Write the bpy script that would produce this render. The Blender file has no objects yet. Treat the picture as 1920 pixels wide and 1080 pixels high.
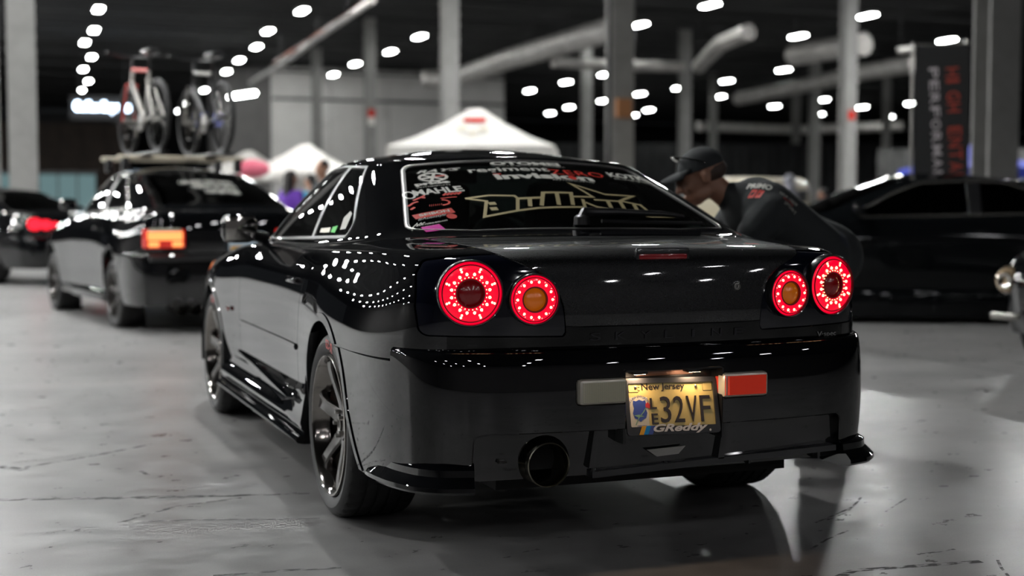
import bpy, bmesh, math, random
import numpy as np
from mathutils import Vector, Matrix

scene = bpy.context.scene
COL = scene.collection
rnd = random.Random(7)

# ------------------------------------------------------------------ camera
CAM = Vector((-1.99280853, -4.78765459, 1.09687231))
YAW, PITCH = 0.36575815, -0.05774034
cam_d = bpy.data.cameras.new('camera')
cam = bpy.data.objects.new('camera', cam_d)
COL.objects.link(cam)
cam.location = CAM
cam.rotation_euler = (math.pi/2 + PITCH, 0, -YAW)
cam_d.sensor_width = 36.0
cam_d.lens = 2585.77/1920*36.0
cam_d.clip_end = 400
cam_d.dof.use_dof = True
cam_d.dof.focus_distance = 4.22
cam_d.dof.aperture_fstop = 1.8
scene.camera = cam

# ------------------------------------------------------------------ world / view
w = bpy.data.worlds.new('world'); scene.world = w; w.use_nodes = True
w.node_tree.nodes['Background'].inputs[0].default_value = (0.55, 0.6, 0.65, 1)
w.node_tree.nodes['Background'].inputs[1].default_value = 0.02
scene.view_settings.view_transform = 'Standard'
scene.view_settings.look = 'None'
scene.view_settings.gamma = 1
scene.view_settings.use_curve_mapping = False
scene.view_settings.exposure = 0.28
scene.cycles.max_bounces = 6
scene.cycles.diffuse_bounces = 2
scene.cycles.glossy_bounces = 4
scene.cycles.transmission_bounces = 4
scene.cycles.transparent_max_bounces = 12
scene.cycles.sample_clamp_indirect = 4.0
scene.cycles.caustics_reflective = False
scene.cycles.caustics_refractive = False

LAMP_E = 400.0        # emission of the hall lamps
LAMP_H = 8.5

# ------------------------------------------------------------------ materials
def mat(name, col, rough=0.5, metal=0.0, coat=0.0, coat_rough=0.03, emis=None, es=0.0, spec=0.5, bump=None, noise=None, alpha=None):
    m = bpy.data.materials.new(name); m.use_nodes = True
    nt = m.node_tree; b = nt.nodes['Principled BSDF']
    b.inputs['Base Color'].default_value = (*col, 1)
    b.inputs['Roughness'].default_value = rough
    b.inputs['Metallic'].default_value = metal
    b.inputs['Coat Weight'].default_value = coat
    b.inputs['Coat Roughness'].default_value = coat_rough
    if coat >= 1 and not emis: b.inputs['Coat IOR'].default_value = 1.75
    b.inputs['Specular IOR Level'].default_value = spec
    if emis:
        b.inputs['Emission Color'].default_value = (*emis, 1)
        b.inputs['Emission Strength'].default_value = es
    tc = nt.nodes.new('ShaderNodeTexCoord')
    if noise:                       # (scale, amount) mottles the colour
        n = nt.nodes.new('ShaderNodeTexNoise'); n.inputs['Scale'].default_value = noise[0]; n.inputs['Detail'].default_value = 5
        nt.links.new(tc.outputs['Object'], n.inputs['Vector'])
        r = nt.nodes.new('ShaderNodeValToRGB')
        a = noise[1]
        r.color_ramp.elements[0].position = .3; r.color_ramp.elements[1].position = .7
        r.color_ramp.elements[0].color = (*[c*(1-a) for c in col], 1)
        r.color_ramp.elements[1].color = (*[min(1, c*(1+a)) for c in col], 1)
        nt.links.new(n.outputs['Fac'], r.inputs[0]); nt.links.new(r.outputs[0], b.inputs['Base Color'])
    if bump:                        # (scale, strength, distance)
        n = nt.nodes.new('ShaderNodeTexNoise'); n.inputs['Scale'].default_value = bump[0]; n.inputs['Detail'].default_value = 4
        nt.links.new(tc.outputs['Object'], n.inputs['Vector'])
        bp = nt.nodes.new('ShaderNodeBump'); bp.inputs['Strength'].default_value = bump[1]; bp.inputs['Distance'].default_value = bump[2]
        nt.links.new(n.outputs['Fac'], bp.inputs['Height']); nt.links.new(bp.outputs[0], b.inputs['Normal'])
    return m

def glass_mat(name, tint, rough=0.0):
    m = bpy.data.materials.new(name); m.use_nodes = True
    nt = m.node_tree; nt.nodes.clear()
    o = nt.nodes.new('ShaderNodeOutputMaterial'); t = nt.nodes.new('ShaderNodeBsdfTransparent'); t.inputs[0].default_value = (*tint, 1)
    g = nt.nodes.new('ShaderNodeBsdfGlossy'); g.inputs['Roughness'].default_value = rough
    f = nt.nodes.new('ShaderNodeFresnel'); f.inputs[0].default_value = 1.52
    mx = nt.nodes.new('ShaderNodeMixShader')
    nt.links.new(f.outputs[0], mx.inputs[0]); nt.links.new(t.outputs[0], mx.inputs[1]); nt.links.new(g.outputs[0], mx.inputs[2])
    nt.links.new(mx.outputs[0], o.inputs[0])
    return m

def emit_mat(name, col, s):
    m = bpy.data.materials.new(name); m.use_nodes = True
    nt = m.node_tree; nt.nodes.clear()
    o = nt.nodes.new('ShaderNodeOutputMaterial'); e = nt.nodes.new('ShaderNodeEmission')
    e.inputs[0].default_value = (*col, 1); e.inputs[1].default_value = s
    nt.links.new(e.outputs[0], o.inputs[0]); return m

M = {}
M['paint'] = mat('black_paint', (.003, .0033, .0042), .35, 0, 1.0, .008, spec=0)
M['paint_soft'] = mat('black_paint_plain', (.003, .0033, .004), .35, 0, 1.0, .02, spec=0)
M['lid'] = mat('dark_grey_metallic_paint', (.014, .015, .016), .45, .3, 1.0, .035, noise=(420, .5), spec=.2)
M['housing'] = mat('blue_black_gloss_plastic', (.003, .004, .010), .3, 0, 1.0, .05, spec=0)
M['glass'] = glass_mat('tinted_window_glass', (.30, .36, .34))
M['glass_side'] = glass_mat('side_window_glass', (.22, .26, .26))
M['glass_dark'] = glass_mat('dark_window_glass', (.03, .035, .035))
M['rubber'] = mat('black_rubber', (.012, .012, .013), .55, bump=(300, .15, .001))
M['tyre'] = mat('tyre_rubber', (.012, .012, .0125), .62, bump=(200, .2, .001))
M['trim'] = mat('black_trim', (.01, .01, .011), .3, 0, .4)
M['chrome'] = mat('polished_metal', (.75, .72, .68), .09, 1.0)
M['steel'] = mat('brushed_steel', (.42, .41, .39), .3, 1.0)
M['rim'] = mat('gunmetal_alloy', (.045, .041, .038), .28, .85, .6, .05)
M['rim_lip'] = mat('polished_dark_lip', (.3, .28, .26), .12, 1.0)
M['disc'] = mat('brake_disc_steel', (.22, .21, .2), .35, 1.0)
M['red_paint'] = mat('red_caliper_paint', (.35, .012, .012), .3, 0, .6)
M['lens_red'] = mat('lit_red_lens', (.35, .0, .01), .25, 0, 1.0, .03, emis=(1, .0, .028), es=.78)
M['lens_red_deep'] = mat('dark_red_lens', (.09, .003, .005), .2, 0, 1.0, .03, emis=(1, .0, .01), es=.03)
M['lens_amber'] = mat('amber_lens', (.45, .11, .01), .25, 0, 1.0, .03, emis=(1, .22, .0), es=.16)
M['led'] = emit_mat('led_glow', (1, .62, .30), 3.2)
M['led_pink'] = emit_mat('led_glow_pink', (1, .25, .22), 2.2)
M['lens_clear'] = mat('ribbed_clear_lens', (.72, .70, .56), .25, .1, 1.0, .05)
M['lens_fog'] = mat('ribbed_red_lens', (.55, .05, .03), .25, 0, 1.0, .05, emis=(1, .07, .03), es=.12)
M['carbon'] = mat('carbon_fibre', (.025, .026, .028), .3, .3, .8)
M['under'] = mat('underbody_black', (.008, .008, .008), .8)
M['cabin'] = mat('cabin_fabric', (.02, .021, .023), .85, noise=(30, .3))
M['plate'] = mat('yellow_reflective_plate', (.62, .47, .16), .4, noise=(8, .06))
M['plate_pale'] = mat('pale_plate_print', (.62, .56, .44), .45)
M['ink'] = mat('dark_ink', (.02, .012, .01), .35)
M['blue_ink'] = mat('blue_ink', (.03, .06, .28), .35)
M['red_ink'] = mat('red_ink', (.5, .02, .02), .4)
M['green_ink'] = mat('green_ink', (.2, .35, .22), .4)
M['white_vinyl'] = mat('white_vinyl', (.52, .52, .48), .5, spec=.06)
M['red_vinyl'] = mat('red_vinyl', (.55, .03, .02), .5, spec=.06)
M['gold_vinyl'] = mat('gold_vinyl', (.40, .34, .19), .4, .3, spec=.06)
M['magenta_vinyl'] = mat('magenta_vinyl', (.62, .008, .34), .5, spec=.06)
M['green_vinyl'] = mat('green_vinyl', (.1, .6, .12), .5, spec=.06)
M['orange_vinyl'] = mat('amber_vinyl', (.8, .4, .05), .5, spec=.06)
M['cyan_vinyl'] = mat('blue_vinyl', (.02, .25, .6), .5, spec=.06)
M['rim_frame'] = mat('pale_lamp_rim', (.68, .65, .56), .3, .3)
M['badge'] = mat('satin_silver_badge', (.5, .5, .5), .25, .9)
M['badge_dark'] = mat('dark_chrome_badge', (.05, .05, .055), .22, .9)
M['concrete_col'] = mat('grey_painted_steel', (.24, .235, .228), .6, noise=(3, .12))
M['dark_steel'] = mat('dark_roof_steel', (.02, .02, .022), .7)
M['duct'] = mat('galvanised_duct', (.52, .5, .48), .42, .55, noise=(2, .2))
M['lamp_housing'] = mat('lamp_housing_grey', (.12, .12, .12), .5, .5)
M['lamp'] = emit_mat('hall_lamp_glow', (.985, 1.0, .985), LAMP_E)
M['lamp_far'] = emit_mat('far_hall_lamp_glow', (.96, 1.0, .965), 50.0)
M['lamp_rear'] = emit_mat('dimmed_hall_lamp_glow', (.98, .97, 1.0), 70.0)
M['sign_glow'] = emit_mat('blue_white_sign_glow', (.62, .78, 1.0), 12.0)
M['sign_blue'] = emit_mat('dim_blue_sign_glow', (.35, .42, 1.0), .9)
M['skin'] = mat('skin', (.36, .19, .125), .5, bump=(90, .1, .002))
M['black_cotton'] = mat('black_cotton', (.022, .026, .028), .85, bump=(60, .2, .004))
M['denim'] = mat('dark_denim', (.02, .024, .035), .8)
M['hair'] = mat('dark_hair', (.012, .009, .008), .6)
M['canvas_white'] = mat('white_canvas', (.72, .70, .66), .7, noise=(2, .05))
M['canvas_blue'] = mat('blue_canvas', (.03, .05, .4), .7)
M['canvas_pink'] = mat('pink_canvas', (.6, .12, .18), .7)

# ------------------------------------------------------------------ object helpers
def tag(o, label=None, cat=None, group=None, kind=None):
    if label: o['label'] = label
    if cat: o['category'] = cat
    if group: o['group'] = group
    if kind: o['kind'] = kind
    return o

def empty(name, loc=(0, 0, 0), rz=0.0, **k):
    o = bpy.data.objects.new(name, None); COL.objects.link(o)
    o.location = loc; o.rotation_euler = (0, 0, rz); o.empty_display_size = .2
    return tag(o, **k)

def mk(name, V, F, m, parent=None, smooth=True, sharp=None, **k):
    me = bpy.data.meshes.new(name)
    me.from_pydata([tuple(map(float, p)) for p in V], [], [tuple(map(int, f)) for f in F])
    me.materials.append(m)
    me.validate()
    me.shade_smooth() if smooth else me.shade_flat()
    if smooth and sharp: me.set_sharp_from_angle(angle=math.radians(sharp))
    o = bpy.data.objects.new(name, me); COL.objects.link(o)
    if parent: o.parent = parent
    return tag(o, **k)

class MB:
    """collects simple shapes into one mesh"""
    def __init__(s): s.V = []; s.F = []
    def add(s, V, F):
        n = len(s.V); s.V += [tuple(map(float, p)) for p in V]; s.F += [tuple(i+n for i in f) for f in F]; return s
    def box(s, c, d, R=None, bev=0.0):
        x, y, z = [a/2 for a in d]
        if bev:
            bm = bmesh.new(); bmesh.ops.create_cube(bm, size=1); bmesh.ops.scale(bm, vec=d, verts=bm.verts)
            bmesh.ops.bevel(bm, geom=bm.edges[:], offset=bev, segments=2, affect='EDGES', profile=.5)
            bm.verts.index_update()
            V = [v.co.copy() for v in bm.verts]; F = [[v.index for v in f.verts] for f in bm.faces]; bm.free()
        else:
            V = [Vector(p) for p in ((-x,-y,-z),(x,-y,-z),(x,y,-z),(-x,y,-z),(-x,-y,z),(x,-y,z),(x,y,z),(-x,y,z))]
            F = [(3,2,1,0),(4,5,6,7),(0,1,5,4),(1,2,6,5),(2,3,7,6),(3,0,4,7)]
        c = Vector(c)
        V = [(R @ v if R else v)+c for v in V]
        return s.add(V, F)
    def tube(s, pts, r, n=10, caps=True, closed=False):
        pts = [Vector(p) for p in pts]; k = len(pts)
        rs = r if isinstance(r, (list, tuple)) else [r]*k
        V = []; F = []; up = None
        for i, p in enumerate(pts):
            if closed: t = pts[(i+1) % k]-pts[i-1]
            else: t = pts[min(i+1, k-1)]-pts[max(i-1, 0)]
            t.normalize()
            if up is None: up = t.orthogonal().normalized()
            up = (up - t*up.dot(t)).normalized(); b = t.cross(up)
            for j in range(n):
                a = 2*math.pi*j/n; V.append(p+(up*math.cos(a)+b*math.sin(a))*rs[i])
        for i in range(k if closed else k-1):
            for j in range(n):
                a = i*n+j; b2 = i*n+(j+1) % n; c = ((i+1) % k)*n+(j+1) % n; d = ((i+1) % k)*n+j
                F.append((a, b2, c, d))
        if caps and not closed: F.append(tuple(range(n))[::-1]); F.append(tuple((k-1)*n+j for j in range(n)))
        return s.add(V, F)
    def lathe(s, prof, n=48, axis='x', c=(0, 0, 0), a0=0, a1=2*math.pi):
        """prof: (along axis, radius)"""
        V = []; F = []; full = abs(a1-a0-2*math.pi) < 1e-6; m = n if full else n+1
        for i in range(m):
            a = a0+(a1-a0)*i/n; ca, sa = math.cos(a), math.sin(a)
            for t, r in prof:
                if axis == 'x': p = (t, r*ca, r*sa)
                elif axis == 'y': p = (r*sa, t, r*ca)
                else: p = (r*ca, r*sa, t)
                V.append((p[0]+c[0], p[1]+c[1], p[2]+c[2]))
        k = len(prof)
        for i in range(n):
            j = (i+1) % m
            for q in range(k-1): F.append((i*k+q, j*k+q, j*k+q+1, i*k+q+1))
        return s.add(V, F)
    def prism(s, poly, a, b, plane='xz'):
        """extrude polygon (2D) between a and b along the third axis"""
        n = len(poly)
        def P(u, v, t):
            return {'xz': (u, t, v), 'yz': (t, u, v), 'xy': (u, v, t)}[plane]
        V = [P(u, v, a) for u, v in poly]+[P(u, v, b) for u, v in poly]
        F = [tuple(range(n)), tuple(range(2*n-1, n-1, -1))]+[(i, n+i, n+(i+1) % n, (i+1) % n) for i in range(n)]
        return s.add(V, F)
    def sphere(s, c, r, nu=12, nv=8, R=None):
        r = r if isinstance(r, (list, tuple)) else (r, r, r)
        V = []; F = []
        for i in range(nv+1):
            th = math.pi*i/nv
            for j in range(nu):
                ph = 2*math.pi*j/nu
                p = Vector((r[0]*math.sin(th)*math.cos(ph), r[1]*math.sin(th)*math.sin(ph), r[2]*math.cos(th)))
                V.append((R @ p if R else p)+Vector(c))
        for i in range(nv):
            for j in range(nu): F.append((i*nu+j, (i+1)*nu+j, (i+1)*nu+(j+1) % nu, i*nu+(j+1) % nu))
        return s.add(V, F)
    def build(s, name, m, parent=None, smooth=True, sharp=35, fix=True, **k):
        o = mk(name, s.V, s.F, m, parent, smooth, None, **k)
        if fix:
            bm = bmesh.new(); bm.from_mesh(o.data); bmesh.ops.remove_doubles(bm, verts=bm.verts, dist=1e-5)
            bmesh.ops.recalc_face_normals(bm, faces=bm.faces); bm.to_mesh(o.data); bm.free()
        if smooth: o.data.shade_smooth(); o.data.set_sharp_from_angle(angle=math.radians(sharp))
        return o

def copy_tree(o, parent=None):
    c = o.copy(); COL.objects.link(c); c.parent = parent
    for ch in list(o.children): copy_tree(ch, c)
    return c

def text_mesh(s, shear=0.0, off=0.0, spacing=1.0, ext=0.0, outline=False):
    """flat text as verts (0..1 box on both axes) + faces + aspect"""
    cu = bpy.data.curves.new('txt', 'FONT'); cu.body = s; cu.shear = shear; cu.space_character = spacing
    cu.offset = off; cu.resolution_u = 3
    if outline: cu.fill_mode = 'NONE'; cu.bevel_depth = .028; cu.bevel_resolution = 0
    else: cu.fill_mode = 'FRONT'
    ob = bpy.data.objects.new('txt', cu); COL.objects.link(ob)
    dg = bpy.context.evaluated_depsgraph_get(); me = bpy.data.meshes.new_from_object(ob.evaluated_get(dg))
    V = np.array([v.co[:] for v in me.vertices]).reshape(-1, 3); F = [tuple(p.vertices) for p in me.polygons]
    bpy.data.objects.remove(ob); bpy.data.meshes.remove(me); bpy.data.curves.remove(cu)
    mn = V[:, :2].min(0); mx = V[:, :2].max(0)
    return (V[:, :2]-mn)/(mx-mn), F, (mx-mn)[0]/(mx-mn)[1]

def text_plane(name, s, origin, ux, uz, w_, h_, m, parent, thick=.0015, curve=None, **kw):
    """raised lettering in a plane: origin = lower-left corner, ux/uz = unit vectors"""
    v, F, _ = text_mesh(s, **kw); ux = Vector(ux).normalized(); uz = Vector(uz).normalized(); nrm = ux.cross(uz)
    o = Vector(origin); top = [o+ux*(p[0]*w_)+uz*(p[1]*h_)+nrm*thick for p in v]
    n = len(v)
    bot = [o+ux*(p[0]*w_)+uz*(p[1]*h_) for p in v]
    ec = {}
    for f in F:
        for a, b in zip(f, f[1:]+f[:1]):
            ec[(a, b)] = 1
    side = [(a, b, b+n, a+n) for (a, b) in ec if (b, a) not in ec]
    return mk(name, top+bot, [f for f in F]+[(s_[1], s_[0], s_[3], s_[2]) for s_ in side], m, parent, smooth=False)
# ------------------------------------------------------------------ car body surface: one bicubic B-spline net, trimmed into panels
PL = [  # plan stations of the lower body: half width, y
 (0, 3.60), (.35, 3.585), (.66, 3.49), (.80, 3.26), (.85, 2.96), (.872, 2.665), (.868, 2.35), (.85, 2.0), (.85, 1.6), (.85, 1.15),
 (.85, .75), (.858, .42), (.880, .15), (.893, -.08), (.893, -.32), (.880, -.55), (.842, -.75), (.735, -.868), (.55, -.918), (.28, -.942), (0, -.950)]
ZR = [.20, .32, .45, .58, .68, .76, .83, .89]
HF = [.66, .67, .72, .80, .87, .91, .95, .98] + [1]*13
#       inset of each row from the widest line
IN_DOOR = [.06, .025, .008, .0, -.004, -.006, .006, .035]
IN_QTR = [.05, .02, .004, -.002, .0, .012, .033, .062]
IN_REAR = [.06, .045, .03, .018, .006, .0, .006, .018]
BELT = [(0, 2.12, .985), (.30, 2.10, .98), (.52, 2.04, .97), (.65, 1.93, .955), (.715, 1.80, .945), (.742, 1.66, .942), (.752, 1.5, .942), (.757, 1.32, .943),
 (.76, 1.15, .944), (.762, .95, .947), (.764, .72, .952), (.764, .48, .960), (.762, .25, .970), (.756, .05, .980), (.742, -.08, .987), (.715, -.175, .990),
 (.660, -.238, .992), (.56, -.268, .993), (.40, -.286, .994), (.2, -.298, .995), (0, -.302, .995)]
TOP = [(0, 1.34, 1.312), (.2, 1.335, 1.306), (.36, 1.315, 1.296), (.47, 1.28, 1.28), (.535, 1.22, 1.268), (.565, 1.14, 1.262), (.58, 1.05, 1.266), (.587, .97, 1.270),
 (.590, .90, 1.273), (.592, .82, 1.275), (.592, .74, 1.275), (.590, .66, 1.273), (.585, .58, 1.269), (.576, .51, 1.265), (.562, .455, 1.263), (.540, .42, 1.264),
 (.50, .398, 1.267), (.42, .384, 1.272), (.29, .376, 1.280), (.14, .371, 1.285), (0, .369, 1.287)]
SH = [(0, 3.52, .71), (.33, 3.50, .712), (.60, 3.42, .725), (.73, 3.24, .765), (.785, 2.96, .815), (.805, 2.665, .852), (.806, 2.35, .885), (.80, 2.0, .915),
 (.797, 1.6, .930), (.797, 1.15, .932), (.80, .75, .935), (.803, .42, .938), (.808, .15, .942), (.812, -.08, .946), (.812, -.32, .949), (.803, -.55, .951),
 (.765, -.74, .952), (.685, -.842, .955), (.52, -.892, .964), (.27, -.902, .970), (0, -.908, .972)]

def shell_table():
    n = 21; rows = []
    P = np.array(PL, float)
    t = np.gradient(P, axis=0); t /= np.linalg.norm(t, axis=1)[:, None]
    nrm = np.stack([-t[:, 1], t[:, 0]], 1)      # outward
    nrm[nrm[:, 0] < -1e-6] *= 1
    c = np.array([0.0, 1.3]); s = np.sign(np.sum((P-c)*nrm, 1)); nrm *= s[:, None]
    nrm[0] = (0, 1); nrm[-1] = (0, -1)
    for k, z in enumerate(ZR):
        row = []
        for j in range(n):
            if j <= 10: ins = IN_DOOR[k]
            elif j <= 12: f = (j-10)/3; ins = IN_DOOR[k]*(1-f)+IN_QTR[k]*f
            elif j <= 15: ins = IN_QTR[k]
            elif j == 16: ins = .55*IN_QTR[k]+.45*IN_REAR[k]
            elif j == 17: ins = .15*IN_QTR[k]+.85*IN_REAR[k]
            else: ins = IN_REAR[k]
            p = P[j]-nrm[j]*ins
            zz = .2+(z-.2)*HF[j]
            if j >= 17: zz += (0, 0, 0, 0, 0, 0, 0, .012)[k]
            row.append((p[0], p[1], zz))
        rows.append(row)
    S = np.array(SH); B = np.array(BELT); T = np.array(TOP)
    rows.append(S)                                                     # 8
    for f in (.33, .67):                                               # 9, 10
        r = S*(1-f)+B*f
        r[:, 2] += .018*4*f*(1-f)*(np.linalg.norm(B[:, :2]-S[:, :2], axis=1)/1.3).clip(0, 1)
        rows.append(r)
    rows.append(B)                                                     # 11
    C = np.array([0, .75])
    for f in (.33, .67):                                               # 12, 13
        r = B*(1-f)+T*f
        d = r[:, :2]-C; d /= np.linalg.norm(d, axis=1)[:, None]+1e-9
        side = np.clip(np.abs(d[:, 0])*1.3, 0, 1)
        r[:, :2] += d*(.014*side+.012*(1-side))[:, None]*1.3
        r[:, 2] += .022*(1-side)
        rows.append(r)
    rows.append(T)                                                     # 14
    sp = np.stack([np.zeros(n), np.clip(T[:, 1], .62, 1.12), np.zeros(n)], 1)
    def zc(y): return 1.352-.16*(y-.95)**2-.03*np.clip(.7-y, 0, 1)
    for r_ in (.93, .72, .45, .2, 0.0):                                # 15..19
        q = sp+(T-sp)*r_
        zt = T[:, 2]
        q[:, 2] = zt+(zc(q[:, 1])-zt)*(1-r_**2.3)
        if r_ == .93: q[:, 2] = zt+.021
        rows.append(q)
    A = np.array([np.array(r) for r in rows])                          # v, u, 3
    return A.transpose(1, 0, 2)

def pad_table(T):
    a = T[1].copy(); a[:, 0] *= -1; b = T[-2].copy(); b[:, 0] *= -1     # mirror across the centre line
    T = np.concatenate([a[None], T, b[None]], 0)
    lo = 2*T[:, 0]-T[:, 1]; hi = T[:, -2].copy(); hi[:, 0] *= -1
    return np.concatenate([lo[:, None], T, hi[:, None]], 1)

def bs(t):
    return np.stack([(1-t)**3, 3*t**3-6*t**2+4, -3*t**3+3*t**2+3*t+1, t**3], -1)/6
def dbs(t):
    return np.stack([-(1-t)**2, 3*t**2-4*t, -3*t**2+2*t+1, t**2], -1)/2

def ev(Tp, u, v):
    nu, nv = Tp.shape[0]-2, Tp.shape[1]-2
    u = np.clip(u, 0, nu-1-1e-6); v = np.clip(v, 0, nv-1-1e-6)
    i = np.floor(u).astype(int); j = np.floor(v).astype(int); a = u-i; b = v-j
    bu, bv, du, dv = bs(a), bs(b), dbs(a), dbs(b)
    P = 0; Du = 0; Dv = 0
    for p in range(4):
        for q in range(4):
            c = Tp[i+p, j+q]
            P = P+c*(bu[..., p]*bv[..., q])[..., None]
            Du = Du+c*(du[..., p]*bv[..., q])[..., None]
            Dv = Dv+c*(bu[..., p]*dv[..., q])[..., None]
    N = np.cross(Du, Dv); L = np.linalg.norm(N, axis=-1, keepdims=True); N = N/np.maximum(L, 1e-12)
    return P, N, Du, Dv

class Surf:
    """sampled spline surface: P point, N outward normal, u, v; faces as quads"""
    def __init__(s, Tp, su, sv, flip=1):
        s.Tp = Tp; nu, nv = Tp.shape[0]-2, Tp.shape[1]-2
        us = np.linspace(0, nu-1, (nu-1)*su+1); vs = np.linspace(0, nv-1, (nv-1)*sv+1)
        U, Vv = np.meshgrid(us, vs, indexing='ij')
        P, N, _, _ = ev(Tp, U, Vv)
        s.flip = flip
        a = U.size; m = len(vs)
        s.D = np.concatenate([P.reshape(a, 3), flip*N.reshape(a, 3), U.reshape(a, 1), Vv.reshape(a, 1)], 1)
        ii, jj = np.meshgrid(np.arange(len(us)-1), np.arange(m-1), indexing='ij')
        k = (ii*m+jj).ravel()
        s.F = np.stack([k, k+m, k+m+1, k+1], 1)
    def invert(s, tx, ty, ax=(0, 1), u0=18.0, v0=12.5, it=25):
        """param of the surface point whose coordinates ax equal (tx, ty)"""
        u = np.full(len(tx), float(u0)); v = np.full(len(tx), float(v0))
        for _ in range(it):
            P, N, Du, Dv = ev(s.Tp, u, v)
            e0 = P[:, ax[0]]-tx; e1 = P[:, ax[1]]-ty
            a, b, c, d = Du[:, ax[0]], Dv[:, ax[0]], Du[:, ax[1]], Dv[:, ax[1]]
            det = a*d-b*c; det = np.where(abs(det) < 1e-9, 1e-9, det)
            u = u-np.clip((d*e0-b*e1)/det, -1.5, 1.5); v = v-np.clip((-c*e0+a*e1)/det, -1.0, 1.0)
            u = np.clip(u, 0, s.Tp.shape[0]-3.0); v = np.clip(v, 0, s.Tp.shape[1]-3.0)
        P, N, _, _ = ev(s.Tp, u, v)
        return P, s.flip*N

def trim(D, F, fns):
    """keep the part where every fn(D) < 0; exact polygon clipping"""
    D = D.copy(); F = [tuple(f) for f in F] if not isinstance(F, np.ndarray) else F
    for fn in fns:
        val = fn(D)
        if isinstance(F, np.ndarray):
            ins = (val[F] < 0); full = ins.all(1); any_ = ins.any(1)
            keep = F[full].tolist(); cut = F[any_ & ~full].tolist()
        else:
            keep = []; cut = []
            neg = val < 0
            for f in F:
                k = sum(1 for i in f if neg[i])
                if k == len(f): keep.append(f)
                elif k: cut.append(f)
        new = []; cache = {}; base = len(D)
        for f in cut:
            out = []
            for a, b in zip(f, list(f[1:])+[f[0]]):
                va, vb = val[a], val[b]
                if va < 0: out.append(a)
                if (va < 0) != (vb < 0):
                    key = (a, b) if a < b else (b, a)
                    if key not in cache:
                        a_, b_ = key; t = val[a_]/(val[a_]-val[b_]); t = min(max(t, 0), 1)
                        cache[key] = base+len(new); new.append(D[a_]*(1-t)+D[b_]*t)
                    out.append(cache[key])
            if len(out) > 2: keep.append(tuple(out))
        if new: D = np.concatenate([D, np.array(new)], 0)
        F = [tuple(f) for f in keep]
        if not F: break
    # compact
    used = np.zeros(len(D), bool)
    for f in F:
        for i in f: used[i] = True
    idx = np.cumsum(used)-1
    return D[used], [tuple(int(idx[i]) for i in f) for f in F]

def panel(name, D, F, m, parent, off=0.0, flange=.012, both=False, side=-1, warp=None, bevel=.0015, **k):
    """side -1 = left half (x<0), +1 right; both = merged across the middle"""
    if not len(F): return None
    def one(sg):
        P = D[:, :3]*np.array([sg, 1, 1]); N = D[:, 3:6]*np.array([sg, 1, 1])
        N = N/np.maximum(np.linalg.norm(N, axis=1, keepdims=True), 1e-9)
        ff = F if sg < 0 else [f[::-1] for f in F]
        V = (P+N*off)
        cnt = {}
        for f in ff:
            for a, b in zip(f, f[1:]+f[:1]): cnt[(a, b)] = 1
        bnd = [(a, b) for (a, b) in cnt if (b, a) not in cnt and not (abs(P[a, 0]) < 1e-6 and abs(P[b, 0]) < 1e-6)]
        V = V.tolist(); G = list(ff)
        if flange and bnd:
            mp = {}; mp2 = {}
            n_out = {}
            for a, b in bnd:
                e = np.array(V[b])-np.array(V[a]); o = np.cross(e, N[a]); L = np.linalg.norm(o)
                if L > 1e-9:
                    n_out[a] = n_out.get(a, 0)+o/L; n_out[b] = n_out.get(b, 0)+o/L
            for a in {i for e in bnd for i in e}:
                o = n_out.get(a, np.zeros(3)); L = np.linalg.norm(o); o = o/L if L > 1e-9 else o*0
                if abs(P[a, 0]) < 1e-6: o = o*np.array([0, 1, 1])
                p = np.array(V[a])
                mp[a] = len(V); V.append((p+o*bevel-N[a]*bevel).tolist())
                mp2[a] = len(V); V.append((p+o*bevel-N[a]*flange).tolist())
            for a, b in bnd:
                G.append((b, a, mp[a], mp[b])); G.append((mp[b], mp[a], mp2[a], mp2[b]))
        return np.array(V), G
    sides = (-1, 1) if both else (side,)
    V = []; G = []
    for sg in sides:
        v, g = one(sg); n = len(V); V += v.tolist(); G += [tuple(i+n for i in f) for f in g]
    V = np.array(V)
    if warp is not None: V = warp(V)
    o = mk(name, V, G, m, parent, True, None, **k)
    if both:
        bm = bmesh.new(); bm.from_mesh(o.data)
        mid = [v for v in bm.verts if abs(v.co.x) < 1e-5]
        bmesh.ops.remove_doubles(bm, verts=mid, dist=2e-4)
        bm.to_mesh(o.data); bm.free()
    o.data.set_sharp_from_angle(angle=math.radians(40))
    return o

def sdpoly(px, py, poly, r=0.0):
    """signed distance (negative inside) to polygon, rounded by r"""
    poly = np.array(poly, float); n = len(poly)
    d = np.full(px.shape, 1e9); inside = np.zeros(px.shape, bool)
    for i in range(n):
        a = poly[i]; b = poly[(i+1) % n]; e = b-a
        wx, wy = px-a[0], py-a[1]; t = np.clip((wx*e[0]+wy*e[1])/(e@e), 0, 1)
        d = np.minimum(d, np.hypot(wx-e[0]*t, wy-e[1]*t))
        c = ((a[1] > py) != (b[1] > py)) & (px < (b[0]-a[0])*(py-a[1])/((b[1]-a[1]) if b[1] != a[1] else 1e-12)+a[0])
        inside ^= c
    return np.where(inside, -d, d)-r

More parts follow.
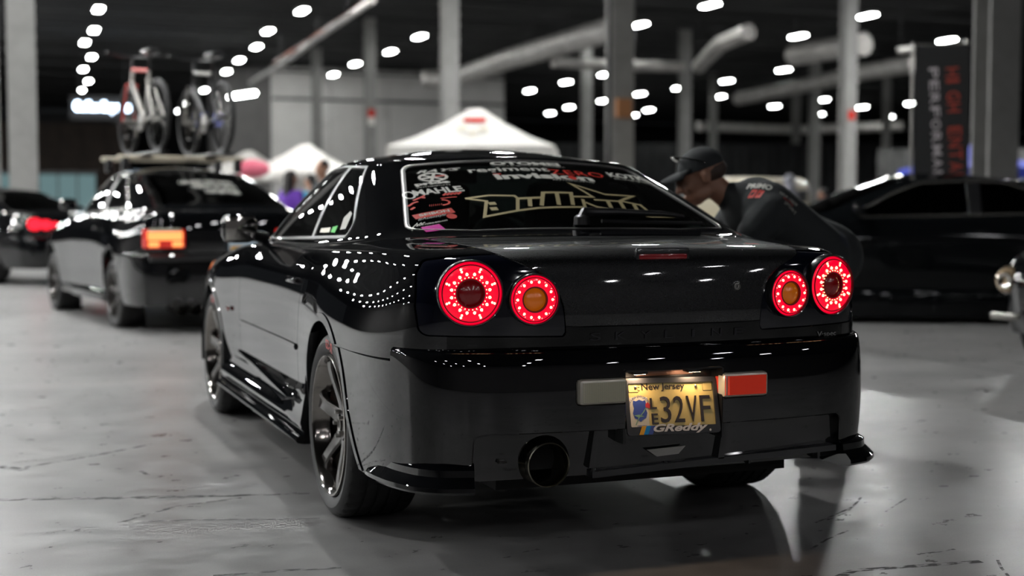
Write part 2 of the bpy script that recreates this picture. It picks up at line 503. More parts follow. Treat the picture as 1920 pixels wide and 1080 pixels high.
def inset(poly, r):
    """shrink a counter-clockwise/clockwise polygon by r (mitre)"""
    P = np.array(poly, float); n = len(P); area = sum(P[i][0]*P[(i+1) % n][1]-P[(i+1) % n][0]*P[i][1] for i in range(n))
    s = 1 if area > 0 else -1; out = []
    for i in range(n):
        e1 = P[i]-P[i-1]; e2 = P[(i+1) % n]-P[i]; e1 /= np.linalg.norm(e1); e2 /= np.linalg.norm(e2)
        n1 = np.array([-e1[1], e1[0]])*s; n2 = np.array([-e2[1], e2[0]])*s
        b = n1+n2; b /= max(1e-6, np.linalg.norm(b)); out.append(P[i]+b*r/max(.3, b@n1))
    return [tuple(p) for p in out]
def rpoly(px, py, poly, r): return sdpoly(px, py, inset(poly, r), r)

# level functions on D columns: 0 x(+half),1 y,2 z,3-5 normal,6 u,7 v
X = lambda D: D[:, 0]
Y = lambda D: D[:, 1]
Z = lambda D: D[:, 2]
U_ = lambda D: D[:, 6]
V_ = lambda D: D[:, 7]

DLO = [(1.66, .962), (.075, .998), (.50, 1.256), (.78, 1.266), (1.06, 1.257), (1.30, 1.165)]
def f_dlo(D, g=0.0):
    return np.maximum(rpoly(Y(D), Z(D), DLO, .03)-g, np.maximum(3.3-U_(D), 10.9-V_(D)))
RW = [(-.3, -.276), (.40, -.258), (.622, -.202), (.475, .352), (.25, .350), (-.3, .352)]
def f_rw(D, g=0.0):
    return np.maximum(rpoly(X(D), Y(D), RW, .05)-g, np.maximum(14.0-U_(D), 10.7-V_(D)))
WS = [(-.3, 2.095), (.40, 2.045), (.635, 1.90), (.515, 1.24), (.25, 1.315), (-.3, 1.325)]
def f_ws(D, g=0.0):
    return np.maximum(rpoly(X(D), Y(D), WS, .05)-g, np.maximum(U_(D)-6.0, 10.7-V_(D)))
ARCH_R = [(.06, -.2), (.34, -.2), (.34, .33), (.0, .4), (-.365, .40), (-.42, .30), (-.47, .22), (-.47, -.2)]
def f_arch_r(D, g=0.0):
    c = np.hypot(Y(D)+.005, Z(D)-.335)-.368
    p = sdpoly(Y(D), Z(D), ARCH_R, .01)
    return np.maximum(np.minimum(c, p)-g, 8-U_(D))
def f_arch_f(D, g=0.0):
    c = np.hypot(Y(D)-2.665, Z(D)-.33)-.366
    p = sdpoly(Y(D), Z(D), [(2.30, -.2), (3.03, -.2), (3.03, .33), (2.30, .33)], .0)
    return np.maximum(np.minimum(c, p)-g, U_(D)-9)
LID_V = [4.0, 4.75, 5.55, 6.4, 6.9, 7.3, 7.65, 8.0, 8.6, 9.5, 11.0, 12]
LID_A = [.337, .338, .345, .366, .400, .448, .500, .528, .545, .565, .600, .61]
def lid_a(v):
    t = np.linspace(4, 12, 200); a = np.interp(t, LID_V, LID_A); k = np.ones(13)/13
    a = np.convolve(np.pad(a, 6, 'edge'), k, 'valid'); return np.interp(v, t, a)
def f_lid(D, g=0.0):
    return np.maximum(np.maximum(X(D)-lid_a(V_(D))-g, 4.72-V_(D)-g*12), np.maximum(V_(D)-10.62-g*6, 14.2-U_(D)))
HOUSE = [(.2, .706), (.772, .716), (.778, .80), (.766, .90), (.742, .938), (.66, .951), (.5, .962), (.2, .97)]
def f_house(D, g=0.0):
    a = rpoly(X(D), Z(D), HOUSE, .028)-g
    return np.maximum(np.maximum(a, lid_a(V_(D))+.005-X(D)-g), np.maximum(14.8-U_(D), V_(D)-8.15))
DOOR = [(.385, 1.1), (.42, .90), (.47, .75), (.52, .60), (.56, .46), (.60, .335), (1.90, .335), (1.86, .6), (1.80, .80), (1.72, 1.1)]
def f_door(D, g=0.0):
    return np.maximum(rpoly(Y(D), Z(D), DOOR, .03)-g, V_(D)-10.9)

def car_shell(Tp, su, sv): return Surf(Tp, su, sv, -1)

BP = [(.88, -.02), (.885, -.22), (.887, -.40), (.878, -.58), (.848, -.76), (.765, -.900), (.60, -.968), (.40, -.992), (.2, -1.003), (0, -1.006)]
BZ = [.20, .24, .30, .38, .46, .54, .605, .645, .668, .672, .676]
BI = [.035, .022, .012, .004, .0, .001, .007, .015, .030, .062, .11]
BIS = [.03, .02, .010, .003, -.001, -.001, .0, .0, .0, .004, .01]
def bumper_table():
    P = np.array(BP); t = np.gradient(P, axis=0); t /= np.linalg.norm(t, axis=1)[:, None]
    nrm = np.stack([-t[:, 1], t[:, 0]], 1); s = np.sign(np.sum((P-np.array([0, .5]))*nrm, 1)); nrm *= s[:, None]; nrm[-1] = (0, -1)
    rows = []
    for k, z in enumerate(BZ):
        r = []
        for j in range(len(P)):
            f = min(1, max(0, (j-3.9)/1.4)); ins = BI[k]*f+BIS[k]*(1-f)
            p = P[j]-nrm[j]*ins; r.append((p[0], p[1], z))
        rows.append(r)
    T = np.array(rows).transpose(1, 0, 2)
    a = 2*T[0]-T[1]; b = T[-2].copy(); b[:, 0] *= -1
    T = np.concatenate([a[None], T, b[None]], 0)
    lo = 2*T[:, 0]-T[:, 1]; hi = 2*T[:, -1]-T[:, -2]
    return np.concatenate([lo[:, None], T, hi[:, None]], 1)
# ------------------------------------------------------------------ the exhibition hall
def floor():
    m = bpy.data.materials.new('polished_concrete'); m.use_nodes = True; nt = m.node_tree; b = nt.nodes['Principled BSDF']
    N = nt.nodes.new; Lk = nt.links.new
    tc = N('ShaderNodeTexCoord')
    n1 = N('ShaderNodeTexNoise'); n1.inputs['Scale'].default_value = .9; n1.inputs['Detail'].default_value = 6; n1.inputs['Roughness'].default_value = .6
    n2 = N('ShaderNodeTexNoise'); n2.inputs['Scale'].default_value = 6; n2.inputs['Detail'].default_value = 8; n2.inputs['Roughness'].default_value = .65
    n3 = N('ShaderNodeTexNoise'); n3.inputs['Scale'].default_value = 160; n3.inputs['Detail'].default_value = 3
    mp = N('ShaderNodeMapping'); mp.inputs['Rotation'].default_value = (0, 0, -.35); mp.inputs['Scale'].default_value = (1.0, 1.5, 1)
    Lk(tc.outputs['Object'], mp.inputs[0]); Lk(mp.outputs[0], n1.inputs['Vector']); Lk(mp.outputs[0], n2.inputs['Vector']); Lk(tc.outputs['Object'], n3.inputs['Vector'])
    def mixc(a, b_, f):
        x = N('ShaderNodeMath'); x.operation = 'MULTIPLY_ADD'; Lk(a, x.inputs[0]); x.inputs[1].default_value = f; Lk(b_, x.inputs[2]); return x.outputs[0]
    s = mixc(n1.outputs['Fac'], n2.outputs['Fac'], 1.1)
    s = mixc(n3.outputs['Fac'], s, .30)
    r = N('ShaderNodeValToRGB'); r.color_ramp.elements[0].position = .80; r.color_ramp.elements[1].position = 1.75
    mr = N('ShaderNodeMapRange'); mr.inputs['From Min'].default_value = .80; mr.inputs['From Max'].default_value = 1.62
    Lk(s, mr.inputs['Value']); r.color_ramp.elements[0].position = 0; r.color_ramp.elements[1].position = 1
    r.color_ramp.elements[0].color = (.12, .118, .117, 1); r.color_ramp.elements[1].color = (.335, .331, .328, 1)
    Lk(mr.outputs[0], r.inputs[0]); Lk(r.outputs[0], b.inputs['Base Color'])
    r2 = N('ShaderNodeMapRange'); r2.inputs['From Min'].default_value = .35; r2.inputs['From Max'].default_value = .7; r2.inputs['To Min'].default_value = .27; r2.inputs['To Max'].default_value = .42
    Lk(n2.outputs['Fac'], r2.inputs['Value']); Lk(r2.outputs[0], b.inputs['Roughness'])
    bp = N('ShaderNodeBump'); bp.inputs['Strength'].default_value = .05; bp.inputs['Distance'].default_value = .002
    Lk(n2.outputs['Fac'], bp.inputs['Height']); Lk(bp.outputs[0], b.inputs['Normal'])
    f = mk('floor', [(-40, -30, 0), (110, -30, 0), (110, 125, 0), (-40, 125, 0)], [(0, 1, 2, 3)], m, smooth=False, kind='structure')
    # scuffs and cuts: thin worn marks with broken edges
    mm = bpy.data.materials.new('worn_scuff'); mm.use_nodes = True; nt = mm.node_tree; b = nt.nodes['Principled BSDF']
    b.inputs['Base Color'].default_value = (.02, .02, .021, 1); b.inputs['Roughness'].default_value = .6
    tc = nt.nodes.new('ShaderNodeTexCoord'); n = nt.nodes.new('ShaderNodeTexNoise'); n.inputs['Scale'].default_value = 38; n.inputs['Detail'].default_value = 5
    mp = nt.nodes.new('ShaderNodeMapping'); mp.inputs['Scale'].default_value = (.5, 1, 1)
    rr = nt.nodes.new('ShaderNodeValToRGB'); rr.color_ramp.elements[0].position = .42; rr.color_ramp.elements[1].position = .58
    rr.color_ramp.elements[0].color = (0, 0, 0, 1); rr.color_ramp.elements[1].color = (.85, .85, .85, 1)
    nt.links.new(tc.outputs['Object'], mp.inputs[0]); nt.links.new(mp.outputs[0], n.inputs['Vector']); nt.links.new(n.outputs['Fac'], rr.inputs[0]); nt.links.new(rr.outputs[0], b.inputs['Alpha'])
    marks = [([(-2.3, .80), (-1.80, .655), (-1.30, .52), (-1.059, .446)], .035), ([(-1.62, .585), (-1.3, .50), (-.95, .425)], .018), ([(-1.05, .446), (-.84, .40)], .012),
             ([(-1.579, .140), (-1.35, .350), (-1.10, .415)], .018), ([(-1.577, .155), (-1.3, .10), (-1.027, -.003)], .014), ([(-1.027, .0), (-.90, -.03)], .008),
             ([(-1.85, 1.36), (-1.55, 1.55), (-1.28, 1.76)], .022), ([(-1.373, -.673), (-1.167, -.687), (-.993, -.72)], .022),
             ([(.700, -.72), (.85, -.63), (.977, -.546), (1.10, -.42)], .010), ([(.76, -.70), (.90, -.62), (1.05, -.47)], .008), ([(1.033, -.663), (1.14, -.58), (1.248, -.50)], .008),
             ([(.475, -1.035), (.60, -.94), (.738, -.86)], .010), ([(.752, -1.215), (.83, -1.21), (.908, -1.201)], .012), ([(.35, -1.36), (.449, -1.306), (.66, -1.33), (.884, -1.357)], .030),
             ([(.944, -1.36), (.89, -1.44), (.845, -1.523)], .010), ([(-1.95, 1.42), (-1.85, 1.30)], .05), ([(-1.4, 1.1), (-1.38, 1.0)], .02)]
    for pts, wd in marks:
        V, F = subdiv_ribbon(pts, wd, .08); mk('floor_scuff', [(p[0], p[1], .0006) for p in V], F, mm, f, smooth=False)
    # control joints: long saw cuts
    for a, b_ in (((-30, 16), (60, 16)), ((-3.2, -20), (-3.2, 100)), ((4.4, -20), (4.4, 100))):
        V, F = stroke([a, b_], .008); mk('floor_joint', [(p[0], p[1], .0008) for p in V], F, M['under'], f, smooth=False)

def hall():
    floor()
    # walls
    wall = mat('grey_wall_paint', (.50, .485, .475), .8, noise=(1.2, .06))
    wall_d = mat('dark_side_wall', (.10, .095, .095), .8, noise=(1.2, .1))
    dark = mat('dark_ceiling', (.006, .006, .0065), .9)
    wood = mat('brown_wood_panelling', (.055, .036, .026), .6, noise=(1.5, .25))
    drape_m = mat('black_pipe_and_drape', (.008, .008, .009), .9, noise=(2, .3))
    grey_d = mat('grey_drape', (.10, .10, .098), .9, noise=(2, .3))
    # panelled block of grey wall
    y0 = 74.0; base = MB()
    base.box((20.6, y0+.2, 4.6), (14.2, .3, 9.2)).build('wall_back', wall, None, smooth=False, kind='structure')
    wb = bpy.data.objects['wall_back']
    xs = [13.6, 16.9, 20.4, 24.1, 27.6]
    for a, b_ in zip(xs[:-1], xs[1:]):
        for z0, z1 in ((0, 7.25), (7.45, 9.2)):
            MB().box(((a+b_)/2, y0, (z0+z1)/2), (b_-a-.08, .12, z1-z0-.06), bev=.02).build('wall_panel', wall, wb, smooth=False)
    MB().box((20.6, y0+.03, 7.35), (14.1, .12, .14)).build('wall_rail', M['dark_steel'], wb, smooth=False)
    MB().box((12.2, y0+3, 4.6), (2.8, 5.6, 9.2)).build('wall_return', wall_d, None, smooth=False, kind='structure')
    wl = MB().box((-5, 112, 4.4), (26, .3, 8.8)).build('wall_far', M['dark_steel'], None, smooth=False, kind='structure')
    x = -16.0
    while x < 7.6:
        MB().box((x+.9, 111.7, 4.0), (1.74, .1, 7.9)).build('wood_panel', wood, wl, smooth=False); x += 1.8
    MB().box((60, 119.8, 4.75), (100, .3, 9.5)).build('wall_north', drape_m, None, smooth=False, kind='structure')
    MB().box((-39.8, 45, 4.75), (.3, 150, 9.5)).build('wall_west', wall_d, None, smooth=False, kind='structure')
    MB().box((109.8, 45, 4.75), (.3, 150, 9.5)).build('wall_east', drape_m, None, smooth=False, kind='structure')
    MB().box((35, -29.8, 4.75), (150, .3, 9.5)).build('wall_south', wall_d, None, smooth=False, kind='structure')
    MB().box((35, 45, 9.75), (150, 150, .3)).build('ceiling', dark, None, smooth=False, kind='structure')
    ce = bpy.data.objects['ceiling']
    # roof joists
    jm = mat('grey_roof_joist', (.02, .02, .021), .7)
    n = 0
    for y in np.arange(18, 112, 6.2):
        mb = MB(); mb.box((30, y, 9.45), (100, .16, .10)); mb.box((30, y, 8.9), (100, .12, .08))
        for i in range(66):
            xa = -19+i*1.5; mb.tube([(xa, y, 9.43), (xa+.75, y, 8.92)], .02, 4, caps=False); mb.tube([(xa+.75, y, 8.92), (xa+1.5, y, 9.43)], .02, 4, caps=False)
        mb.build('roof_joist', jm, ce, smooth=False, fix=False)
    # curtain of black drape on the right, folded; grey drape bits
    def curtain(name, a, b_, h, m, lbl):
        a = np.array(a, float); b_ = np.array(b_, float); L = np.linalg.norm(b_-a); k = int(L/.12); d = (b_-a)/L; nn = np.array([-d[1], d[0]]); V = []; F = []
        for i in range(k+1):
            p = a+d*L*i/k+nn*(.06*math.sin(i*1.25)+.03*math.sin(i*.5))
            V += [(p[0], p[1], .02), (p[0]+nn[0]*.02, p[1]+nn[1]*.02, h)]
        for i in range(k): F.append((2*i, 2*i+2, 2*i+3, 2*i+1))
        o = mk(name, V, F, m, None, True); tag(o, lbl, 'curtain'); o.data.shade_smooth()
        mod = o.modifiers.new('s', 'SOLIDIFY'); mod.thickness = .02
        return o
    curtain('drape_wall', (26.5, 78), (60, 66), 5.2, drape_m, 'long black drape wall behind the row of grey columns')
    curtain('drape_wall', (33.5, 44.5), (41, 40), 3.6, grey_d, 'grey drape hanging behind the black vertical banner')
    # columns (H sections on base plates)
    def column(x, y, w_, lbl, d_=.34, label_clip=True, h=9.5, m=None):
        o = empty('steel_column', (x, y, 0), label=lbl, cat='column'); m = m or M['concrete_col']
        MB().box((0, -d_/2, h/2), (w_, .035, h)).build('flange', m, o, smooth=False)
        MB().box((0, d_/2, h/2), (w_, .035, h)).build('flange', m, o, smooth=False)
        MB().box((0, 0, h/2), (.03, d_-.04, h)).build('web', m, o, smooth=False)
        MB().box((0, 0, .02), (w_+.2, d_+.2, .04)).build('base_plate', M['dark_steel'], o, smooth=False)
        o.rotation_euler.z = 0
        return o
    C_ = [(11.27, 23.15, .52, 'thick grey steel column standing behind the coupe roof'),
          (11.60, 36.1, .50, 'grey steel column rising behind the peak of the white tent'),
          (14.17, 55.06, .48, 'grey column in front of the panelled wall, with a red and white tag'),
          (14.3, 66.1, .48, 'grey column at the panelled wall, nearest its dark end'),
          (24.0, 53.5, .42, 'thin grey column between the thick column and the white tent'),
          (28.7, 52.8, .5, 'grey column directly above the cap of the leaning man'),
          (40.5, 71.2, .40, 'slim grey column just behind the leaning man and his cap'),
          (26.0, 35.85, .5, 'grey column between the leaning man and the black banner'),
          (38.4, 56.8, .5, 'pale column beside the cream van roof, nearer of the slim pair'),
          (47.4, 72.6, .45, 'pale column beside the cream van roof, slimmer of the pair'),
          (45.8, 60.8, .34, 'thin distant column in front of the grey drape'),
          (11.41, 11.09, .52, 'wide dull grey column right of the black banner, behind the dark sedan'),
          (-1.27, 22.6, .50, 'pale grey column at the edge of the hall behind the far black car'),
          (-1.9, 24.4, .5, 'dim grey column at the outer edge, beside the pale one')]
    for x, y, w_, l in C_:
        o = column(x, y, w_, l)
        if abs(x-14.17) < .01:
            MB().box((0, -.24, 5.3), (.30, .02, .35)).build('red_tag', M['red_vinyl'], o, smooth=False); MB().box((0, -.24, 4.95), (.30, .02, .35)).build('white_tag', M['canvas_white'], o, smooth=False)
        if abs(x-11.27) < .01:
            MB().box((-.02, -.24, 3.30), (.36, .12, .42), bev=.02).build('junction_box', mat('orange_box', (.35, .16, .07), .6), o, smooth=False)
            MB().tube([(-.30, -.10, 0), (-.30, -.10, 9.4)], .045, 8).build('conduit', M['dark_steel'], o)
        if abs(x-26.0) < .01:
            MB().box((0, -.24, 4.3), (.26, .02, .3)).build('red_tag', M['red_vinyl'], o, smooth=False)
    # ------------------------------------------------ lamps
    seen = [(2.2, 49.4), (2.5, 55.8), (2.43, 60.4), (3.16, 66.5), (3.18, 72.9), (3.93, 80.0), (3.97, 86.6), (9.4, 47.1), (9.35, 53.5), (9.94, 59.3), (10.2, 65.4), (10.55, 71.4), (11.08, 79.1), (11.2, 83.9), (11.5, 95.7), (12.2, 103.5),
            (16.4, 71.05), (16.1, 65.05), (16.25, 59.0), (15.85, 53.0), (15.1, 46.5), (23.85, 65.3), (23.8, 59.1), (23.5, 52.1), (23.05, 46.1), (23.05, 40.3), (30.5, 76.9), (30.3, 70.6), (30.5, 65.6), (30.2, 59.1), (39.66, 95.6), (38.5, 89.2),
            (38.3, 82.8), (38.1, 76.6), (38.4, 71.8), (45.25, 89.6), (46.8, 95.5), (38.8, 66.6), (44.05, 76.7), (38.4, 59.8), (31.1, 47.0), (30.1, 40.6), (38.07, 45.9), (37.9, 52.4), (52.0, 76.5), (52.1, 82.9), (60.0, 89.1), (58.7, 81.5), (59.8, 77.2), (67.1, 89.8)]
    proto = None
    def lamp_at(x, y, near=False, lbl=None, group=None, first=[None, None]):
        k = 1 if near else 0
        if first[k] is None:
            o = empty('hall_lamp', (x, y, LAMP_H))
            MB().box((0, 0, .10), (.40, 1.15, .12), bev=.03).build('lamp_housing', M['lamp_housing'], o)
            MB().box((0, 0, .02), (.28, 1.0, .04), bev=.01).build('lens', M['lamp'] if near else M['lamp_far'], o)
            MB().tube([(0, 0, .15), (0, 0, 1.11)], .012, 5).build('hanger', M['dark_steel'], o)
            first[k] = o
        else: o = copy_tree(first[k]); o.location = (x, y, LAMP_H)
        tag(o, lbl or 'long high-bay lamp glowing white under the dark roof, one of the far rows', 'lamp', group or 'hall lamps in the rows under the roof')
        return o
    rows = [('the row over the far black sedan', 0, 6), ('the row over the two bicycles', 6, 14), ('the row over the panelled wall', 16, 5), ('the row over the white tent', 21, 5), ('the row left of the thick column', 26, 4),
            ('the row behind the thick column', 30, 5), ('the deep row above the leaning man', 35, 4), ('the row right of the thick column', 39, 5), ('the row before the black banner', 44, 6)]
    rows[0] = (rows[0][0], 0, 7); rows[1] = (rows[1][0], 7, 9)
    ordn = ['first', 'second', 'third', 'fourth', 'fifth', 'sixth', 'seventh', 'eighth', 'ninth', 'tenth']
    for nm, a, k in rows:
        for q in range(k):
            x, y = seen[a+q]; lamp_at(x, y, lbl='glowing roof lamp, '+ordn[q]+' in '+nm)
    side = ['farthest out over the empty floor side', 'second from the empty floor side', 'third from the empty floor side', 'fourth from the empty floor side', 'nearest the coupe on its driverless side',
            'straight over the coupe', 'over the leaning man', 'over the dark side-on sedan', 'over the van', 'over the black drape', 'at the far drape end']
    xs_ = (-33, -26, -19, -12, -5, 2.3, 10.4, 16, 23.4, 30.5, 38)
    for ix, x in enumerate(xs_):
        for iy, y in enumerate((-6.5, -.5, 5.7, 11.9, 18.1, 24.3, 30.5, 36.7, 42.9, 49.1, 55.3, 61.5, 67.7)):
            if x > 0 and y > 43: continue
            if y < 0: continue
            if x > 5 and y < 22: continue
            if x > 12 and y < 22: continue
            x = x-.05*(46-y) if x < 12 else x
            if x < -38: continue
            dx_, dy_, dz_ = x-CAM.x, y-CAM.y, LAMP_H-CAM.z
            dep = dx_*.357+dy_*.932-dz_*.058; lat = dx_*.934-dy_*.357; ver = dz_*.998+(dx_*.357+dy_*.932)*.058
            if dep > 0 and abs(lat/dep) < .40 and ver/dep < .235: continue    # that stretch is the measured rows already
            if x < -6 and y < 2: continue
            if x == -33 and y > 45: continue
            lamp_at(x, y, near=True, lbl='aisle lamp '+side[ix]+', '+(ordn+['eleventh', 'twelfth', 'thirteenth'])[iy-2]+' lamp along', group='aisle lamps that show only as reflections in the paint')
    first_r = None
    for ix, x in enumerate((-19, -12, -5, 2.3, 9.4, 16)):
        for iy, y in enumerate((-13, -19, -25)):
            if first_r is None:
                first_r = o = empty('hall_lamp', (x, y, LAMP_H))
                MB().box((0, 0, .10), (.40, 1.15, .12), bev=.03).build('lamp_housing', M['lamp_housing'], o); MB().box((0, 0, .02), (.28, 1.0, .04), bev=.01).build('lens', M['lamp_rear'], o)
                MB().tube([(0, 0, .15), (0, 0, 1.11)], .012, 5).build('hanger', M['dark_steel'], o)
            else: o = copy_tree(first_r); o.location = (x, y, LAMP_H)
            tag(o, 'dimmed lamp behind the photographer, '+ordn[iy]+' back in the '+ordn[ix]+' row across', 'lamp', 'aisle lamps that show only as reflections in the paint')
    # ------------------------------------------------ ducts and pipes under the roof
    def duct(pts, r, lbl, m=None, sq=False, n=14):
        pts = [Vector(p) for p in pts]; out = []; rs = []
        for a, b_ in zip(pts[:-1], pts[1:]):
            L = (b_-a).length; k = max(1, int(L/1.2))
            for i in range(k):
                p = a+(b_-a)*i/k; q = a+(b_-a)*(i+.06)/k
                out += [p, q, a+(b_-a)*(i+.12)/k]; rs += [r, r*1.05, r]
        out.append(pts[-1]); rs.append(r)
        o = MB().tube(out, rs, n).build('air_duct', m or M['duct'], None, sharp=25)
        for i in range(1, len(out), 9):
            p = out[i]; MB().tube([(p.x, p.y, p.z), (p.x, p.y, 9.62)], .015, 5).build('hanger_strap', M['dark_steel'], o)
        return tag(o, lbl, 'duct')
    duct([(17.7, 58.3, 7.2), (18.9, 57.5, 7.2), (18.6, 49.5, 7.3), (18.5, 38.6, 7.3)], .42, 'big silver air duct running under the roof above the white tent')
    duct([(19.2, 46.0, 6.9), (21.8, 46.6, 6.9), (25.5, 46.9, 7.0)], .22, 'short silver branch duct crossing behind the thick column')
    duct([(25.94, 46.4, 7.0), (24.2, 41.6, 7.3), (24.15, 39.4, 7.5)], .30, 'silver duct bend right of the thick column')
    duct([(28.3, 43.0, 7.2), (28.8, 38.9, 7.2)], .42, 'short bright silver duct section nearest the two close lamps')
    duct([(37.5, 63.0, 7.2), (36.4, 55.0, 7.2), (35.2, 48.5, 7.2), (35.0, 44.0, 7.2)], .36, 'long silver duct slanting down above the leaning man')
    duct([(48.0, 86.9, 7.2), (57.4, 87.8, 7.2), (62.0, 81.0, 7.2)], .36, 'thin far duct crossing low behind the slim columns')
    duct([(31.3, 40.2, 7.2), (32.2, 37.4, 7.2)], .12, 'slim pipe above the black banner')
    duct([(8.83, 34.9, 7.2), (9.39, 45.0, 7.2), (9.88, 51.5, 7.2), (10.3, 62.9, 7.2)], .10, 'long bright pipe slanting across the roof on the lamp row side', n=8)
    duct([(9.5, 36.0, 7.7), (10.2, 50.0, 7.7), (10.5, 58.0, 7.7)], .07, 'thin reddish pipe beside the long bright pipe', mat('red_brown_pipe', (.25, .1, .07), .5), n=8)
    o = empty('tube_light', (11.1, 69.8, 7.15), rz=math.atan2(68.36-71.28, 11.5-10.66), label='slanting bare tube light at the dark end of the grey wall', cat='lamp')
    MB().tube([(-1.5, 0, 0), (1.5, 0, 0)], .10, 8).build('tube', M['lamp_far'], o); MB().box((0, 0, .16), (3.0, .2, .1)).build('fitting', M['lamp_housing'], o); MB().tube([(0, 0, .2), (0, 0, 2.47)], .02, 5).build('hanger', M['dark_steel'], o)
    # ------------------------------------------------ glowing signs
    def sign(name, x, y, z, w_, h_, txt, m, lbl, back):
        o = empty(name, (x, y, z), rz=-YAW*.4, label=lbl, cat='sign')
        MB().box((0, .08, 0), (w_*1.15, .1, h_*1.9)).build('sign_board', back, o, smooth=False)
        text_plane('sign_lettering', txt, (-w_/2, 0, -h_/2), (1, 0, 0), (0, 0, 1), w_, h_, m, o, thick=.03, off=.02)
        MB().tube([(-w_*.4, .08, h_*.9), (-w_*.4, .08, 9.62-z)], .03, 5).build('hanger', M['dark_steel'], o); MB().tube([(w_*.4, .08, h_*.9), (w_*.4, .08, 9.62-z)], .03, 5).build('hanger', M['dark_steel'], o)
    sign('neon_sign', 3.77, 68.4, 6.19, 2.75, .62, 'Coffee Express', M['sign_glow'], 'blue-white glowing script sign hanging over the far brown wall', M['dark_steel'])
    sign('lit_sign', 9.54, 71.5, 5.92, 1.25, .30, 'HALL', M['sign_blue'], 'small dim blue lit sign between the two roof bicycles', mat('dim_blue_board', (.06, .07, .2), .5, emis=(.3, .35, 1), es=.25))
    # bright opening low at the far left
    o = empty('glazed_entrance', (-.9, 60.0, 0), label='low teal-lit glazed entrance behind the two cars', cat='doorway')
    for i in range(5):
        MB().box((-2.6+i*.82+2.6, 0, 1.35), (.76, .05, 2.5)).build('pane', emit_mat('teal_daylight', (.30, .48, .50), .35), o, smooth=False)
        MB().box((-.41+i*.82, -.04, 1.35), (.06, .12, 2.7)).build('mullion', M['dark_steel'], o, smooth=False)
    MB().box((1.64, 0, 2.7), (4.3, .14, .12)).build('head_rail', M['dark_steel'], o, smooth=False)
    # ------------------------------------------------ tents
    def tent(x, y, w_, zt, ze, rz, m, lbl, logo=False, flat=False):
        o = empty('canopy_tent', (x, y, 0), rz=rz, label=lbl, cat='tent'); h = w_/2; V = [(0, 0, zt)]; F = []
        n = 6
        rings = [(.08, .985), (.35, .62), (.7, .24), (1, 0)]
        for k, (f, g) in enumerate(rings):
            for i in range(24):
                a = i/24*4; s_ = int(a); t = a-s_; cs = [(-1, -1), (1, -1), (1, 1), (-1, 1), (-1, -1)]
                px = cs[s_][0]*(1-t)+cs[s_+1][0]*t; py = cs[s_][1]*(1-t)+cs[s_+1][1]*t
                sag = -.05*(1-abs(2*t-1))*f
                V.append((px*h*f, py*h*f, ze+(zt-ze)*g+sag))
        for i in range(24): F.append((0, 1+i, 1+(i+1) % 24))
        for k in range(3):
            for i in range(24): a = 1+k*24; F.append((a+i, a+24+i, a+24+(i+1) % 24, a+(i+1) % 24))
        MB().add(V, F).build('canopy', m, o, sharp=20)
        val = MB()
        for i in range(4):
            cs = [(-1, -1), (1, -1), (1, 1), (-1, 1), (-1, -1)]; a, b_ = cs[i], cs[i+1]
            val.add([(a[0]*h, a[1]*h, ze), (b_[0]*h, b_[1]*h, ze), (b_[0]*h, b_[1]*h, ze-.25), (a[0]*h, a[1]*h, ze-.25)], [(0, 1, 2, 3)])
        val.build('valance', m, o, smooth=False)
        for sx in (-1, 1):
            for sy in (-1, 1): MB().tube([(sx*(h-.05), sy*(h-.05), 0), (sx*(h-.05), sy*(h-.05), ze)], .02, 6).build('leg', M['steel'], o)
        if logo:
            def onf(u, v): # front slope
                return (u, -h*v-.005, ze+(zt-ze)*float(np.interp(v, [.08, .35, .7, 1], [.985, .62, .24, 0]))+.02)
            MB().add([onf(-.24, .27), onf(.24, .27), onf(.26, .36), onf(-.26, .36)], [(0, 1, 2, 3)]).build('red_logo_bar', M['red_vinyl'], o, smooth=False, fix=False)
            for u, v, r in ((-.25, .5, .13), (.22, .52, .12), (0, .62, .10)):
                V = [onf(u+r*math.cos(a), v+.5*r*math.sin(a)) for a in [i*math.pi/6 for i in range(12)]]; MB().add(V, [tuple(range(12))]).build('grey_logo_shape', M['plate_pale'], o, smooth=False, fix=False)
        return o
    tent(8.45, 24.7, 3.6, 3.34, 2.42, -.42, M['canvas_white'], 'white peaked canopy tent with a red logo, right behind the coupe roof', True)
    tent(7.9, 39.8, 3.3, 3.20, 2.25, -.4, M['canvas_white'], 'small white tent behind the people, in front of the grey wall')
    tent(6.9, 44.6, 3.0, 3.15, 2.3, -.4, M['canvas_white'], 'partly hidden white tent, left neighbour of the small white tent')
    tent(21.3, 23.7, 3.1, 2.68, 2.10, -.5, M['canvas_blue'], 'blue canopy tent half hidden by the vertical banner and wide column')
    tent(29.5, 72.0, 5.4, 6.4, 5.9, .1, M['canvas_white'], 'far flat white canopy between the tent peak and thick column') if False else None
    o = MB().sphere((0, 0, 0), (.48, .48, .26), 20, 10).build('parasol', M['canvas_pink'], None); o.location = (4.95, 33.3, 2.18); tag(o, 'round pink parasol top behind the right rear of the bicycle car', 'parasol')
    p = MB().tube([(0, 0, -2.25), (0, 0, .2)], .03, 6).build('pole', M['steel'], o)
    o = MB().sphere((0, 0, 0), (1.2, 1.2, .42), 20, 10).build('parasol', M['canvas_white'], None); o.location = (7.0, 35.2, 2.1); tag(o, 'pale parasol top beside the pink parasol', 'parasol')
    MB().tube([(0, 0, -2.1), (0, 0, .2)], .03, 6).build('pole', M['steel'], o)
    # banner
    o = empty('vertical_banner', (8.42, 8.46, 0), rz=-.53, label='tall black vertical banner with red and white lettering', cat='banner')
    MB().box((0, 0, 1.62), (.62, .012, 2.72), bev=.004).build('banner_cloth', mat('black_banner_cloth', (.008, .008, .009), .7), o, smooth=False)
    MB().tube([(-.33, .03, 0), (-.33, .03, 3.02)], .014, 8).build('pole', M['steel'], o)
